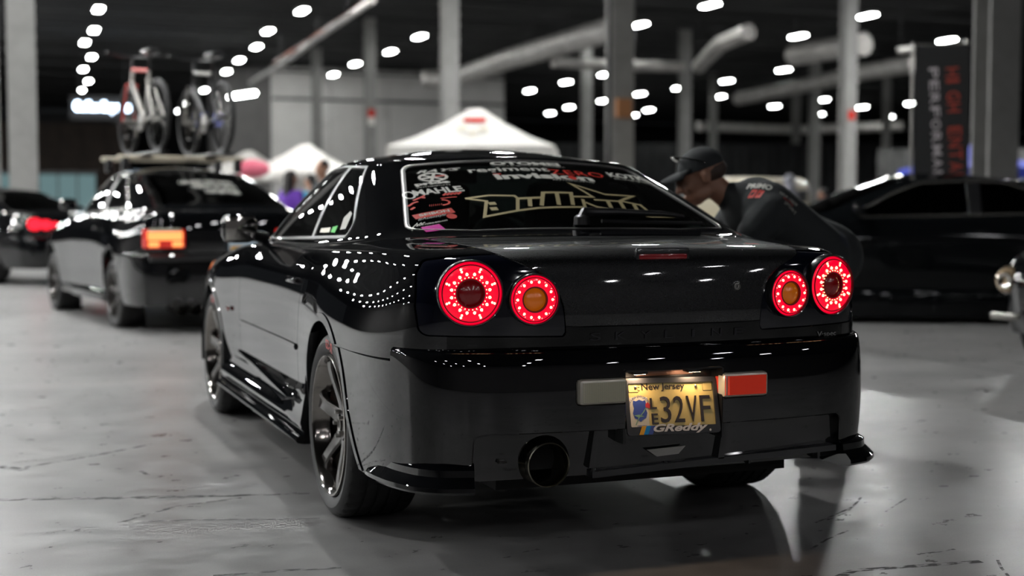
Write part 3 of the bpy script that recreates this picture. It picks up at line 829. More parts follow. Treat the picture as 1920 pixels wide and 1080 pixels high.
    MB().tube([(-.33, .03, 3.0), (.30, .03, 2.99)], .012, 8).build('cross_bar', M['steel'], o)
    MB().box((-.1, .05, .02), (.5, .4, .03), bev=.01).build('foot', M['dark_steel'], o)
    br_, bw_ = mat('banner_red', (.30, .035, .02), .6), mat('banner_white', (.42, .38, .40), .6)
    for txt, x0, z0, L, h_, m in (('HIGH ENTAL', .03, 2.72, 1.36, .150, br_), ('PERFORMAN', -.155, 2.72, 1.34, .105, bw_)):
        st = L/len(txt)
        for i, ch in enumerate(txt):
            if ch == ' ': continue
            wd = st*(.30 if ch == 'I' else .80); text_plane('banner_letter', ch, (x0+.06*i*st, -.010, z0-i*st), (.06, 0, -1), (1, 0, .06), wd, h_, m, o, thick=.002, off=.015)
# ------------------------------------------------------------------ wheels
def make_wheel(parent, loc, side, R=.327, W=.265, rim_r=.248, steer=0.0, detail=True, spoke_mat=None, lip_mat=None, caliper=True):
    """side -1: outer face towards -x.  The wheel turns about x."""
    root = empty('wheel', loc); root.parent = parent
    root.rotation_euler = (0, 0, steer + (math.pi if side > 0 else 0))
    # everything below is built for a left wheel: outer face at x = 0, tyre reaches to x = +W
    n = 180 if detail else 60
    cols = []
    sh = [(.030, rim_r+.004), (.012, rim_r+.008), (.002, rim_r+.022), (-.002, rim_r+.045), (.003, R-.022), (.012, R-.009)]
    tread = [(.022, R-.003), (.045, R), (.060, R), (.062, R-.008), (.070, R-.008), (.072, R), (.105, R), (.107, R-.008), (.116, R-.008), (.118, R),
             (W-.118, R), (W-.116, R-.008), (W-.107, R-.008), (W-.105, R), (W-.072, R), (W-.070, R-.008), (W-.062, R-.008), (W-.060, R), (W-.045, R), (W-.022, R-.003)]
    inn = [(W-r[0], r[1]) for r in sh[::-1]]
    prof = sh+tread+inn
    V = []; F = []; k = len(prof)
    for i in range(n):
        a = 2*math.pi*i/n; ca, sa = math.cos(a), math.sin(a)
        for q, (t, r) in enumerate(prof):
            rr = r
            if detail and len(sh) <= q < len(sh)+len(tread) and r > R-.005:
                ph = (i*1.0/n*36+(t/W)*1.6) % 1.0
                if ph < .17 and not (.11 < t < W-.11): rr = r-.006
            V.append((t, rr*ca, rr*sa))
    for i in range(n):
        j = (i+1) % n
        for q in range(k-1): F.append((i*k+q, i*k+q+1, j*k+q+1, j*k+q))
    mk('tyre', V, F, M['tyre'], root, True, 30)
    # rim barrel with a stepped lip
    prof = [(.012, rim_r+.006), (.002, rim_r+.004), (.0, rim_r-.003), (.010, rim_r-.012), (.045, rim_r-.020), (.060, rim_r-.030), (.17, rim_r-.034), (W-.02, rim_r-.02), (W-.005, rim_r+.005)]
    MB().lathe(prof, n=72 if detail else 36).build('rim', lip_mat or M['rim_lip'], root, sharp=30)
    sm = spoke_mat or M['rim']
    ns = 6
    for s_ in range(ns):
        a = 2*math.pi*s_/ns+.26
        # spoke sections from the hub to the rim: (radius, half width, x front, thickness)
        sec = [(.050, .034, .052, .030), (.075, .031, .050, .030), (.115, .026, .040, .028), (.160, .024, .028, .026), (.200, .027, .020, .026), (.228, .036, .020, .030)]
        mb = MB(); V = []; F = []
        for r, hw, xf, th in sec:
            ring = [(xf+th, -hw*.9), (xf+.006, -hw), (xf, -hw*.72), (xf+.003, 0), (xf, hw*.72), (xf+.006, hw), (xf+th, hw*.9)]
            for x_, t_ in ring:
                V.append((x_, r*math.cos(a)-t_*math.sin(a), r*math.sin(a)+t_*math.cos(a)))
        for i in range(len(sec)-1):
            for j in range(7):
                F.append((i*7+j, i*7+(j+1) % 7, (i+1)*7+(j+1) % 7, (i+1)*7+j))
        F.append(tuple(range(7))); F.append(tuple(35+j for j in range(7)))
        mb.add(V, F).build('spoke', sm, root, sharp=40)
    hub = MB().lathe([(.082, .0), (.082, .058), (.060, .062), (.049, .058), (.046, .040), (.046, .036), (.058, .034), (.058, .0)], n=36)
    hub.lathe([(.048, 0), (.044, .02), (.040, .026), (.050, .03)], n=24)
    hub.build('wheel_hub', sm, root, sharp=30)
    if detail:
        nuts = MB()
        for i in range(5):
            a = 2*math.pi*i/5; nuts.lathe([(.030, 0), (.030, .007), (.033, .0085), (.055, .0085)], n=6, c=(0, .045*math.cos(a), .045*math.sin(a)))
        nuts.build('lug_nuts', M['steel'], root, kind='stuff')
        MB().lathe([(-.0, rim_r+.0035), (-.0015, rim_r-.001), (.004, rim_r-.006)], n=72).build('rim_edge_highlight', M['chrome'], root)
    MB().lathe([(.098, .06), (.098, .168), (.104, .171), (.122, .171), (.128, .168), (.128, .06)], n=48).build('brake_disc', M['disc'], root)
    if caliper:
        mb = MB(); V = []; F = []
        # caliper: an arc block hugging the disc, at the rear of it
        ring = [(.080, .125), (.080, .182), (.140, .182), (.140, .125)]
        na = 10
        for i in range(na+1):
            a = math.radians(192+62*i/na)
            for x_, r_ in ring: V.append((x_, r_*math.sin(a), r_*math.cos(a)))
        for i in range(na):
            for j in range(4): F.append((i*4+j, i*4+(j+1) % 4, (i+1)*4+(j+1) % 4, (i+1)*4+j))
        F += [(3, 2, 1, 0), tuple(na*4+j for j in range(4))]
        mb.add(V, F).build('brake_caliper', M['red_paint'], root, sharp=30)
    return root

def tyre_letters(root, txt, rim_r, R, a_mid, m):
    """raised letters around the side wall"""
    v, F, asp = text_mesh(txt, shear=.3, off=.02)
    h = (R-rim_r)*.42; r0 = rim_r+(R-rim_r)*.32; L = h*asp*1.15
    V = []
    for p in v:
        a = a_mid-(p[0]-.5)*L/(r0+h/2); r = r0+p[1]*h
        V.append((-.0035, -r*math.sin(a), r*math.cos(a)))
    # y forward is +y; letters read from outside (-x)
    mk('sidewall_lettering', V, F, m, root, smooth=False)
# ------------------------------------------------------------------ the black coupe in the middle
TP = pad_table(shell_table())
S0 = car_shell(TP, 15, 8)

def surf_panel(name, fns, m, parent, S=S0, **k):
    D, F = trim(S.D, S.F, fns)
    if not F: print('EMPTY', name); return None
    return panel(name, D, F, m, parent, **k)

def build_coupe():
    car = empty('sports_coupe', (0, 0, 0),
                label='glossy black sports coupe with four round glowing red tail lamps and a stickered rear window', cat='car')
    # --- roof
    surf_panel('roof', [lambda D: 14.32-V_(D)], M['paint'], car, both=True, flange=.004)
    for sd in (-1, 1):
        # front pillar and rails
        surf_panel('window_pillar', [lambda D: V_(D)-14.30, lambda D: 11.03-V_(D), lambda D: U_(D)-10.35, lambda D: -f_dlo(D, .004), lambda D: -f_ws(D, .002)],
                   M['paint'], car, side=sd, flange=.02)
        surf_panel('front_fender', [lambda D: V_(D)-8.66, lambda D: -f_door(D, .004), lambda D: 1.5-Y(D), lambda D: -f_arch_f(D), lambda D: .30-Z(D), lambda D: Y(D)-3.20],
                   M['paint'], car, side=sd, flange=.03)
        surf_panel('cowl_side', [lambda D: 8.68-V_(D), lambda D: V_(D)-11.01, lambda D: -f_door(D, .004), lambda D: 1.4-Y(D), lambda D: Y(D)-2.03], M['paint'], car, side=sd, flange=.01)
        dr = surf_panel('door', [lambda D: f_door(D, -.001), lambda D: V_(D)-10.85, lambda D: 8-V_(D) if False else .335-Z(D)], M['paint'], car, side=sd, flange=.02)
        surf_panel('quarter_panel', [lambda D: V_(D)-14.30, lambda D: 10.37-U_(D) + 100*(V_(D) < 10.9)*(0), lambda D: np.where(V_(D) < 10.95, Y(D)-.95, -1.0),
                                     lambda D: -f_door(D, .004) if True else 0, lambda D: -f_dlo(D, .004), lambda D: -f_rw(D, .004), lambda D: -f_lid(D, .004), lambda D: -f_house(D, .004),
                                     lambda D: -f_arch_r(D), lambda D: np.minimum(.635-Z(D), np.maximum(.34-Z(D), .1-Y(D))), lambda D: np.where(U_(D) > 16.3, .655-Z(D), -1)],
                   M['paint'], car, side=sd, flange=.02)
        # wheel arch lips
        surf_panel('wheel_arch_lip', [lambda D: f_arch_r(D, .024), lambda D: -f_arch_r(D, -.004), lambda D: .34-Z(D), lambda D: V_(D)-6.5,
                                      lambda D: np.minimum(.638-Z(D), -Y(D)*0-1) if False else np.where(Y(D) < 0, .640-Z(D), -1)], M['paint'], car, side=sd, off=.004, flange=.035)
        surf_panel('wheel_arch_lip', [lambda D: f_arch_f(D, .022), lambda D: -f_arch_f(D, -.004), lambda D: .30-Z(D), lambda D: V_(D)-6.5], M['paint'], car, side=sd, off=.003, flange=.035)
        # side glass
        t = np.sign(sd)
        surf_panel('door_window', [lambda D: f_dlo(D, .001), lambda D: (.71-.02*(Z(D)-1))-Y(D)], M['glass_side'], car, side=sd, off=-.006, flange=0)
        surf_panel('quarter_window', [lambda D: f_dlo(D, .001), lambda D: Y(D)-(.672-.02*(Z(D)-1))], M['glass_side'], car, side=sd, off=-.003, flange=0)
        surf_panel('window_post', [lambda D: f_dlo(D, .001), lambda D: Y(D)-.712, lambda D: .670-Y(D)], M['trim'], car, side=sd, off=.001, flange=.01)
        # bright edge round the side glass
        surf_panel('window_surround', [lambda D: f_dlo(D, .006), lambda D: -f_dlo(D, -.003)], M['trim'], car, side=sd, off=.003, flange=.008)
        # tail lamp housing
        hs = surf_panel('tail_lamp_housing', [lambda D: f_house(D)], M['housing'], car, side=sd, off=-.003, flange=.02)
        for (hx, hy, hz, R, tilt, amber) in ((.634, -.889, .842, .0975, 12, False), (.445, -.932, .822, .0755, 7, True)):
            lamp(hs, sd, hx, hy, hz, R, tilt, amber)
    # windshield, rear window
    surf_panel('windshield', [lambda D: f_ws(D, .001)], M['glass'], car, both=True, off=-.004, flange=0)
    surf_panel('rear_window', [lambda D: f_rw(D, -.002)], M['glass'], car, both=True, off=-.001, flange=0)
    surf_panel('rear_window_seal', [lambda D: f_rw(D, .010), lambda D: -f_rw(D, -.006)], M['rubber'], car, both=True, off=.002, flange=.006)
    surf_panel('rear_window_trim', [lambda D: f_rw(D, .0062), lambda D: -f_rw(D, .0035)], M['steel'], car, both=True, off=.0045, flange=.003)
    surf_panel('windshield_seal', [lambda D: f_ws(D, .010), lambda D: -f_ws(D, -.004)], M['rubber'], car, both=True, off=.002, flange=.006)
    # hood, nose
    surf_panel('hood', [lambda D: 8.68-V_(D), lambda D: V_(D)-11.01, lambda D: 2.035-Y(D)], M['paint'], car, both=True, flange=.01)
    surf_panel('front_bumper', [lambda D: V_(D)-8.66, lambda D: 3.205-Y(D)], M['paint'], car, both=True, flange=.02)
    surf_panel('cowl_panel', [lambda D: V_(D)-11.03, lambda D: 10.3-V_(D), lambda D: 1.8-Y(D), lambda D: Y(D)-2.034], M['trim'], car, both=True, off=-.004)
    # rear apron under the lid (the name strip)
    surf_panel('rear_panel', [lambda D: 16.3-U_(D), lambda D: .655-Z(D), lambda D: -f_lid(D, .004), lambda D: -f_house(D, .004), lambda D: V_(D)-4.75, lambda D: X(D)-.70], M['paint'], car, both=True, off=.0)
    # trunk lid
    brk = [(-.1, .942), (.088, .942), (.088, .966), (-.1, .966)]
    lid = surf_panel('trunk_lid', [lambda D: f_lid(D)], M['lid'], car, both=True, off=.0, flange=.02)
    lid_details(lid)
    bumper(car)
    skirts(car)
    # wheels
    for (x, y, sd, W) in ((-.862, 0, -1, .265), (-.858, 2.665, -1, .255), (.862, 0, 1, .265), (.858, 2.665, 1, .255)):
        wl = make_wheel(car, (x, y, .327), sd, W=W)
        if sd < 0: tyre_letters(wl, 'R-S3', .248, .327, math.radians(8), M['red_ink'])
    wells(car)
    cabin(car)
    mirrors(car)
    return car

def rotz(a): return Matrix.Rotation(a, 3, 'Z')

def lamp(parent, sd, hx, hy, hz, R, tilt, amber):
    """round lamp: bezel, domed red lens, rings, led dots; local +Y' looks out of the car (towards -y)"""
    c = Vector((sd*hx, hy, hz)); a = math.radians(tilt)*sd
    out = Vector((math.sin(a), -math.cos(a), 0)); rt = Vector((math.cos(a), math.sin(a), 0)); up = Vector((0, 0, 1))
    def T(V): return [c+rt*p[0]+out*p[1]+up*p[2] for p in V]
    def disc(name, prof, m, par, n=64, **k):
        mb = MB().lathe([(t, r) for t, r in prof], n=n, axis='y')
        mb.V = T(mb.V); return mb.build(name, m, par, sharp=50, **k)
    root = disc('tail_lamp', [(-.02, R+.004), (.010, R+.004), (.013, R+.002), (.012, R-.001), (.006, R-.003), (-.02, R-.003)], M['trim'], parent)
    ci = R*(.46 if amber else .40)
    # third level parts hang on the housing (car > housing > piece)
    def piece(name, prof, m): return disc(name, prof, m, parent)
    piece('red_lens', [(.004, R-.002), (.010, R*.93), (.013, R*.86), (.016, R*.7), (.014, R*.52), (.009, ci+.005), (.006, ci)], M['lens_red'])
    piece('lens_ring', [(.013, R*.90), (.0155, R*.89), (.0155, R*.87), (.013, R*.86)], M['lens_red_deep'])
    piece('lens_ring', [(.008, ci+.007), (.015, ci+.005), (.015, ci+.001), (.006, ci-.001)], M['lens_red_deep'])
    if amber:
        piece('amber_centre', [(.007, ci), (.012, ci*.8), (.018, ci*.45), (.020, 0)], M['lens_amber'])
        piece('centre_reflector', [(.0205, .0), (.0205, ci*.30), (.0165, ci*.62)], M['lens_red_deep']) if False else None
    else:
        piece('dark_centre', [(.007, ci), (.012, ci*.8), (.018, ci*.45), (.020, 0)], M['lens_red_deep'])
    mb = MB(); mp = MB()
    if amber: rings = [(.72, 14, .0042), ]
    else: rings = [(.60, 16, .0048), (.50, 26, .0018)]
    for fr, n, rr in rings:
        for i in range(n):
            t = 2*math.pi*(i+.5)/n
            mb.sphere(T([(math.sin(t)*R*fr, .0155, math.cos(t)*R*fr)])[0], (rr, rr, rr), 8, 6)
            if rr > .003: mb.sphere(T([(math.sin(t)*R*fr*1.05, .0150, math.cos(t)*R*fr*1.05)])[0], (rr*.6,)*3, 6, 4)
    if not amber:
        for i in range(8):
            t = 2*math.pi*(i+.5)/8+.0
            for q in (.72, .80): mb.sphere(T([(math.sin(t)*R*q, .0150, math.cos(t)*R*q)])[0], (.0040,)*3, 6, 4)
    else:
        for i in range(14):
            t = 2*math.pi*(i+.2)/14; mp.sphere(T([(math.sin(t)*R*.80, .0145, math.cos(t)*R*.80)])[0], (.002,)*3, 6, 4)
        mp.build('led_dots', M['led_pink'], parent, kind='stuff')
    mb.build('led_dots', M['led'], parent, kind='stuff')
    return root

def on_shell(x, z=None, y=None, u0=19.0, v0=5.5):
    """point + normal of the rear face at (x, z) or deck/window at (x, y); x signed"""
    x = np.atleast_1d(np.asarray(x, float)); s = np.where(x < 0, -1, 1)
    if z is not None: P, N = S0.invert(abs(x), np.atleast_1d(np.asarray(z, float)), (0, 2), u0, v0)
    else: P, N = S0.invert(abs(x), np.atleast_1d(np.asarray(y, float)), (0, 1), u0, v0)
    P = P.copy(); N = N.copy(); P[:, 0] *= s; N[:, 0] *= s
    return P, N

def drape(name, pts2, faces, m, parent, mode, off=.002, u0=19.0, v0=12.5, thick=0.0015, **k):
    """lay a flat outline (x,z on the rear face / x,y on window or deck) onto the body surface"""
    a = np.array(pts2, float)
    if mode == 'xy': a[:, 0] += .024*np.clip((-a[:, 0]-.36)/.18, 0, 1)
    if mode == 'xz': P, N = on_shell(a[:, 0], z=a[:, 1], u0=u0, v0=v0)
    else: P, N = on_shell(a[:, 0], y=a[:, 1], u0=u0, v0=v0)
    V = P+N*off
    # orient faces outward
    F = [tuple(f) for f in faces]
    f = F[0]; e = np.cross(V[f[1]]-V[f[0]], V[f[2]]-V[f[0]])
    if e @ N[f[0]] < 0: F = [f[::-1] for f in F]
    return mk(name, V, F, m, parent, smooth=False, **k)

def drape_text(name, s, x0, x1, a0, a1, m, parent, mode='xy', lift=.002, slope=0.0, mir=False, u0=19.0, v0=12.5, lbl=None, **kw):
    v, F, asp = text_mesh(s, **kw)
    px = x0+(x1-x0)*v[:, 0]; pa = a0+(a1-a0)*v[:, 1]+slope*(px-x0)
    return drape(name, np.stack([px, pa], 1), F, m, parent, mode, lift, u0, v0)

def stroke(pts, wd, closed=False):
    """flat ribbon along a polyline, as verts + quads, mitred"""
    P = [np.array(p, float) for p in pts]; n = len(P); V = []; F = []
    for i in range(n):
        a = P[i-1] if (i or closed) else None; b = P[(i+1) % n] if (i < n-1 or closed) else None
        d1 = (P[i]-a) if a is not None else None; d2 = (b-P[i]) if b is not None else None
        if d1 is None: d1 = d2
        if d2 is None: d2 = d1
        d1 = d1/np.linalg.norm(d1); d2 = d2/np.linalg.norm(d2)
        n1 = np.array([-d1[1], d1[0]]); n2 = np.array([-d2[1], d2[0]]); b_ = n1+n2; b_ /= max(1e-6, np.linalg.norm(b_)); L = wd/2/max(.35, b_@n1)
        V += [P[i]+b_*L, P[i]-b_*L]
    for i in range(n if closed else n-1):
        j = (i+1) % n; F.append((2*i, 2*j, 2*j+1, 2*i+1))
    return V, F

def subdiv_ribbon(pts, wd, step=.02, closed=False):
    out = []
    n = len(pts)
    for i in range(n if closed else n-1):
        a = np.array(pts[i], float); b = np.array(pts[(i+1) % n], float); k = max(1, int(np.linalg.norm(b-a)/step))
        for t in range(k): out.append(a+(b-a)*t/k)
    if not closed: out.append(np.array(pts[-1], float))
    return stroke(out, wd, closed)

def lid_details(lid):
    # high brake light, key lock, letters
    mb = MB(); P, N = on_shell([0], z=[.948], u0=19.8, v0=7.6); c = Vector(P[0])
    mb.box((0, c.y-.001, .947), (.172, .014, .024), bev=.006).build('high_brake_light', M['lens_red_deep'], lid)
    MB().box((0, c.y-.004, .953), (.190, .014, .040), bev=.008).build('brake_light_surround', M['trim'], lid)
    MB().box((0, c.y-.0075, .946), (.170, .012, .018), bev=.005).build('brake_light_lens', M['lens_red_deep'], lid)
    P, N = on_shell([.252], z=[.848], v0=6.3); c = Vector(P[0])
    MB().lathe([(.001, .017), (-.004, .017), (-.005, .014), (-.002, .013)], n=32, axis='y', c=c).build('lock_ring', M['trim'], lid)
    MB().lathe([(-.002, .0115), (-.008, .0115), (-.009, .009), (-.006, .008), (-.006, 0)], n=28, axis='y', c=c).build('key_lock', M['steel'], lid)
    MB().box((c.x, c.y-.0075, c.z), (.002, .002, .009)).build('key_slot', M['ink'], lid)

def letters_on_rear(parent):
    for i, ch in enumerate('SKYLINE'):
        x = -.262+i*.084
        w_ = .010 if ch == 'I' else .036
        v, F, a = text_mesh(ch); px = x+(.013 if ch == 'I' else 0)+w_*v[:, 0]; pz = .692+.024*v[:, 1]
        drape('letter', np.stack([px, pz], 1), F, M['badge_dark'], parent, 'xz', .003, v0=4.2)
    v, F, a = text_mesh('V·spec', shear=0, off=.01)
    drape('badge_lettering', np.stack([.575+.088*v[:, 0], .668+.022*v[:, 1]], 1), F, M['badge'], parent, 'xz', .004, u0=17.8, v0=3.9)

def bumper(car):
    T = bumper_table(); B = Surf(T, 14, 8, -1)
    REC = [(-.1, .10), (.655, .10), (.640, .405), (.617, .420), (-.1, .420)]
    f_rec = lambda D: np.maximum(sdpoly(X(D), Z(D), REC, .004), 3.0-U_(D))
    PLT = [(-.1, .385), (.166, .385), (.166, .596), (-.1, .596)]
    f_plt = lambda D: np.maximum(sdpoly(X(D), Z(D), PLT, .006), 4.0-U_(D))
    LMP = [(.14, .499), (.334, .499), (.334, .583), (.14, .583)]
    f_lmp = lambda D: np.maximum(rpoly(X(D), Z(D), LMP, .014), 4.0-U_(D))
    f_a = lambda D: np.minimum(np.hypot(Y(D)+.005, Z(D)-.335)-.368, sdpoly(Y(D), Z(D), ARCH_R, .01))
    D, F = trim(B.D, B.F, [lambda D: -f_rec(D), lambda D: -f_plt(D), lambda D: -f_lmp(D), lambda D: -f_a(D), lambda D: np.where(U_(D) < 4.0, Z(D)-.631, -1), lambda D: .245-Z(D)])
    bp = panel('rear_bumper', D, F, M['paint'], car, both=True, flange=.035, bevel=.003)
    letters_on_rear(car)
    # arch lip of the bumper
    for sd in (-1, 1):
        D, F = trim(B.D, B.F, [lambda D: f_a(D)-.024, lambda D: -f_a(D)-.004, lambda D: .25-Z(D), lambda D: Z(D)-.628, lambda D: U_(D)-4])
        panel('bumper_arch_lip', D, F, M['paint'], bp, side=sd, off=.004, flange=.03)
    # valance behind the cut-out, with a round hole for the tail pipe
    def val(name, y, z0, z1, hw0, hw1, m):
        V = []; F = []; nx, nz = 64, 12
        pts = []
        for i in range(nx+1):
            for j in range(nz+1):
                z = z0+(z1-z0)*j/nz; hw = hw0+(hw1-hw0)*j/nz; x = -hw+2*hw*i/nx
                pts.append((x, y-.03*(1-(x/.7)**2)-.04*(z-z0), z))
        for i in range(nx):
            for j in range(nz): F.append((i*(nz+1)+j, (i+1)*(nz+1)+j, (i+1)*(nz+1)+j+1, i*(nz+1)+j+1))
        D = np.array(pts); D = np.concatenate([D, np.tile([0, -1, 0], (len(D), 1)), D[:, :2]], 1)
        return trim(D, F, [lambda D: .082-np.hypot(D[:, 0]+.41, D[:, 2]-.325)])
    D, F = val('v', -.905, .275, .43, .645, .635, None)
    mk('rear_valance', D[:, :3], F, M['paint_soft'], car, True, 40)
    # ribs of the valance
    for x in (-.26, .19):
        MB().prism([(x-.012, .30), (x+.010, .30), (x+.022, .418), (x+.006, .418)], -.955, -.90, 'xz').build('valance_rib', M['paint_soft'], car)
    # side pieces of the recess
    # plate recess box
    MB().box((0, -.915, .49), (.34, .02, .23)).build('plate_recess', M['trim'], bp)
    MB().box((-.172, -.955, .49), (.008, .08, .23)).build('recess_side', M['trim'], bp)
    MB().box((.172, -.955, .49), (.008, .08, .23)).build('recess_side', M['trim'], bp)
    MB().box((0, -.955, .600), (.34, .08, .008)).build('recess_top', M['trim'], bp)
    MB().box((0, -.925, .583), (.20, .006, .022), bev=.002).build('warm_lit_plate_bracket', M['warm_lit'], bp)  # metal bracket, its coppery tone is lamp light painted in
    for x in (-.115, .075):
        pl_ = MB().box((x, -.972, .5905), (.052, .036, .009), bev=.002).build('plate_lamp', M['trim'], bp)
        MB().add([(x-.020, -.985, .5855), (x+.020, -.985, .5855), (x+.020, -.960, .5855), (x-.020, -.960, .5855)], [(0, 3, 2, 1)]).build('plate_lamp_lens', M['plate_glow'], bp, fix=False, smooth=False)
    # reversing lamp (left), fog lamp (right)
    for sd, m, nm, lb in ((-1, M['lens_clear'], 'reversing_lamp', 'ribbed clear lens'), (1, M['lens_fog'], 'fog_lamp', 'ribbed red lens')):
        g = MB()
        x0, x1 = .172, .323
        MB().box((sd*(x0+x1)/2, -.9855, .541), (x1-x0+.010, .05, .078), bev=.012).build(nm+'_rim', M['rim_frame'], bp)
        n = 22
        for i in range(n):
            xa = x0+.006+(x1-x0-.012)*i/n; xb = x0+.006+(x1-x0-.012)*(i+1)/n; xm = (xa+xb)/2
            y = -1.0175+.0025*abs(xm-.22)/.1*0
            g.add([(sd*xa, y+.004, .511), (sd*xm, y-.001, .511), (sd*xb, y+.004, .511), (sd*xa, y+.004, .571), (sd*xm, y-.001, .571), (sd*xb, y+.004, .571)],
                  [(0, 1, 4, 3), (1, 2, 5, 4)])
        g.box((sd*(x0+x1)/2, -1.001, .541), (x1-x0-.012, .024, .060))
        g.build(nm, m, bp, fix=True, sharp=20, label=lb)
        # facet turning into the plate recess
        MB().add([(sd*.172, -1.012, .51), (sd*.172, -1.012, .572), (sd*.166, -.955, .565), (sd*.166, -.955, .515)], [(0, 1, 2, 3)]).build(nm+'_side_lens', m, bp, fix=False)
    plate(bp)
    # spats under the corners
    for sd in (-1, 1):
        path = [(.884, -.56), (.882, -.66), (.866, -.77), (.826, -.885), (.755, -.960), (.655, -.990)]
        sp = []
        Pn = np.array(path); tt = np.gradient(Pn, axis=0); tt /= np.linalg.norm(tt, axis=1)[:, None]; nn = np.stack([-tt[:, 1], tt[:, 0]], 1)
        nn *= np.sign(np.sum((Pn-np.array([0, 0]))*nn, 1))[:, None]
        prof = [(-.17, .330), (-.045, .332), (-.022, .318), (-.020, .298), (-.006, .286), (.010, .270), (.012, .258), (.004, .250), (-.03, .246), (-.17, .262)]
        V = []; F = []; k = len(prof)
        # smooth path
        tq = np.linspace(0, len(path)-1, 26); px = np.interp(tq, range(len(path)), Pn[:, 0]); py = np.interp(tq, range(len(path)), Pn[:, 1])
        for _ in range(3): px[1:-1] = (px[:-2]+2*px[1:-1]+px[2:])/4; py[1:-1] = (py[:-2]+2*py[1:-1]+py[2:])/4
        Q = np.stack([px, py], 1); tt = np.gradient(Q, axis=0); tt /= np.linalg.norm(tt, axis=1)[:, None]; nn = np.stack([-tt[:, 1], tt[:, 0]], 1)
        nn *= np.sign(np.sum(Q*nn, 1))[:, None]
        for i, (q, n_) in enumerate(zip(Q, nn)):
            sc = min(1, .3+i/5)
            for d, z in prof: V.append((sd*(q[0]+n_[0]*(d*(sc if d > -.04 else 1)-.012)), q[1]+n_[1]*(d-.012), .25+(z-.25)*min(1, .45+i/7)))
        for i in range(len(Q)-1):
            for j in range(k): F.append((i*k+j, i*k+(j+1) % k, (i+1)*k+(j+1) % k, (i+1)*k+j))
        F += [tuple(range(k)), tuple((len(Q)-1)*k+j for j in range(k))]
        MB().add(V, F).build('corner_spat', M['paint'], car, sharp=35)
    # carbon undertray / diffuser with fins
    tr = MB()
    tr.add([(-.62, -.93, .285), (.62, -.93, .285), (.60, -.30, .19), (-.60, -.30, .19), (-.62, -.93, .300), (.62, -.93, .300), (.60, -.30, .205), (-.60, -.30, .205)],
           [(0, 1, 5, 4), (1, 2, 6, 5), (2, 3, 7, 6), (3, 0, 4, 7), (4, 5, 6, 7), (3, 2, 1, 0)]) if False else None
    tr.prism([(-.26, .288), (.62, .318), (.62, .300), (-.26, .268)], -.955, -.55, 'xz')
    tr.build('diffuser_panel', M['carbon'], car, sharp=30)
    for x in (-.25, .0, .30, .56):
        MB().add([(x-.004, -.945, .275), (x-.004, -.55, .21), (x-.004, -.55, .29), (x-.004, -.945, .30), (x+.004, -.945, .275), (x+.004, -.55, .21), (x+.004, -.55, .29), (x+.004, -.945, .30)],
                 [(0, 1, 2, 3), (7, 6, 5, 4), (0, 3, 7, 4), (1, 5, 6, 2), (3, 2, 6, 7), (0, 4, 5, 1)]).build('diffuser_fin', M['carbon'], car, smooth=False)
    MB().prism([(-.075, .345), (.06, .350), (.035, .326), (-.04, .322)], -.958, -.952, 'xz').build('tow_hook_plate', M['steel'], car, smooth=False)
    # tail pipe
    ex = MB().lathe([(-.965, .066), (-.972, .069), (-.974, .066), (-.970, .0625), (-.90, .060), (-.75, .058)], n=48, axis='y', c=(-.412, 0, .322))
    ex.lathe([(-.972, .069), (-.90, .069), (-.78, .062), (-.72, .04), (-.2, .04)], n=48, axis='y', c=(-.412, 0, .322))
    p = ex.build('tail_pipe', M['pipe'], car, sharp=40)
    MB().lathe([(-.80, .0), (-.80, .058)], n=32, axis='y', c=(-.412, 0, .322)).build('tail_pipe_inside', M['under'], p)
    MB().tube([(-.56, -.93, .335), (-.50, -.90, .325), (-.46, -.86, .318)], .006, 8).build('exhaust_hanger', M['steel'], car)

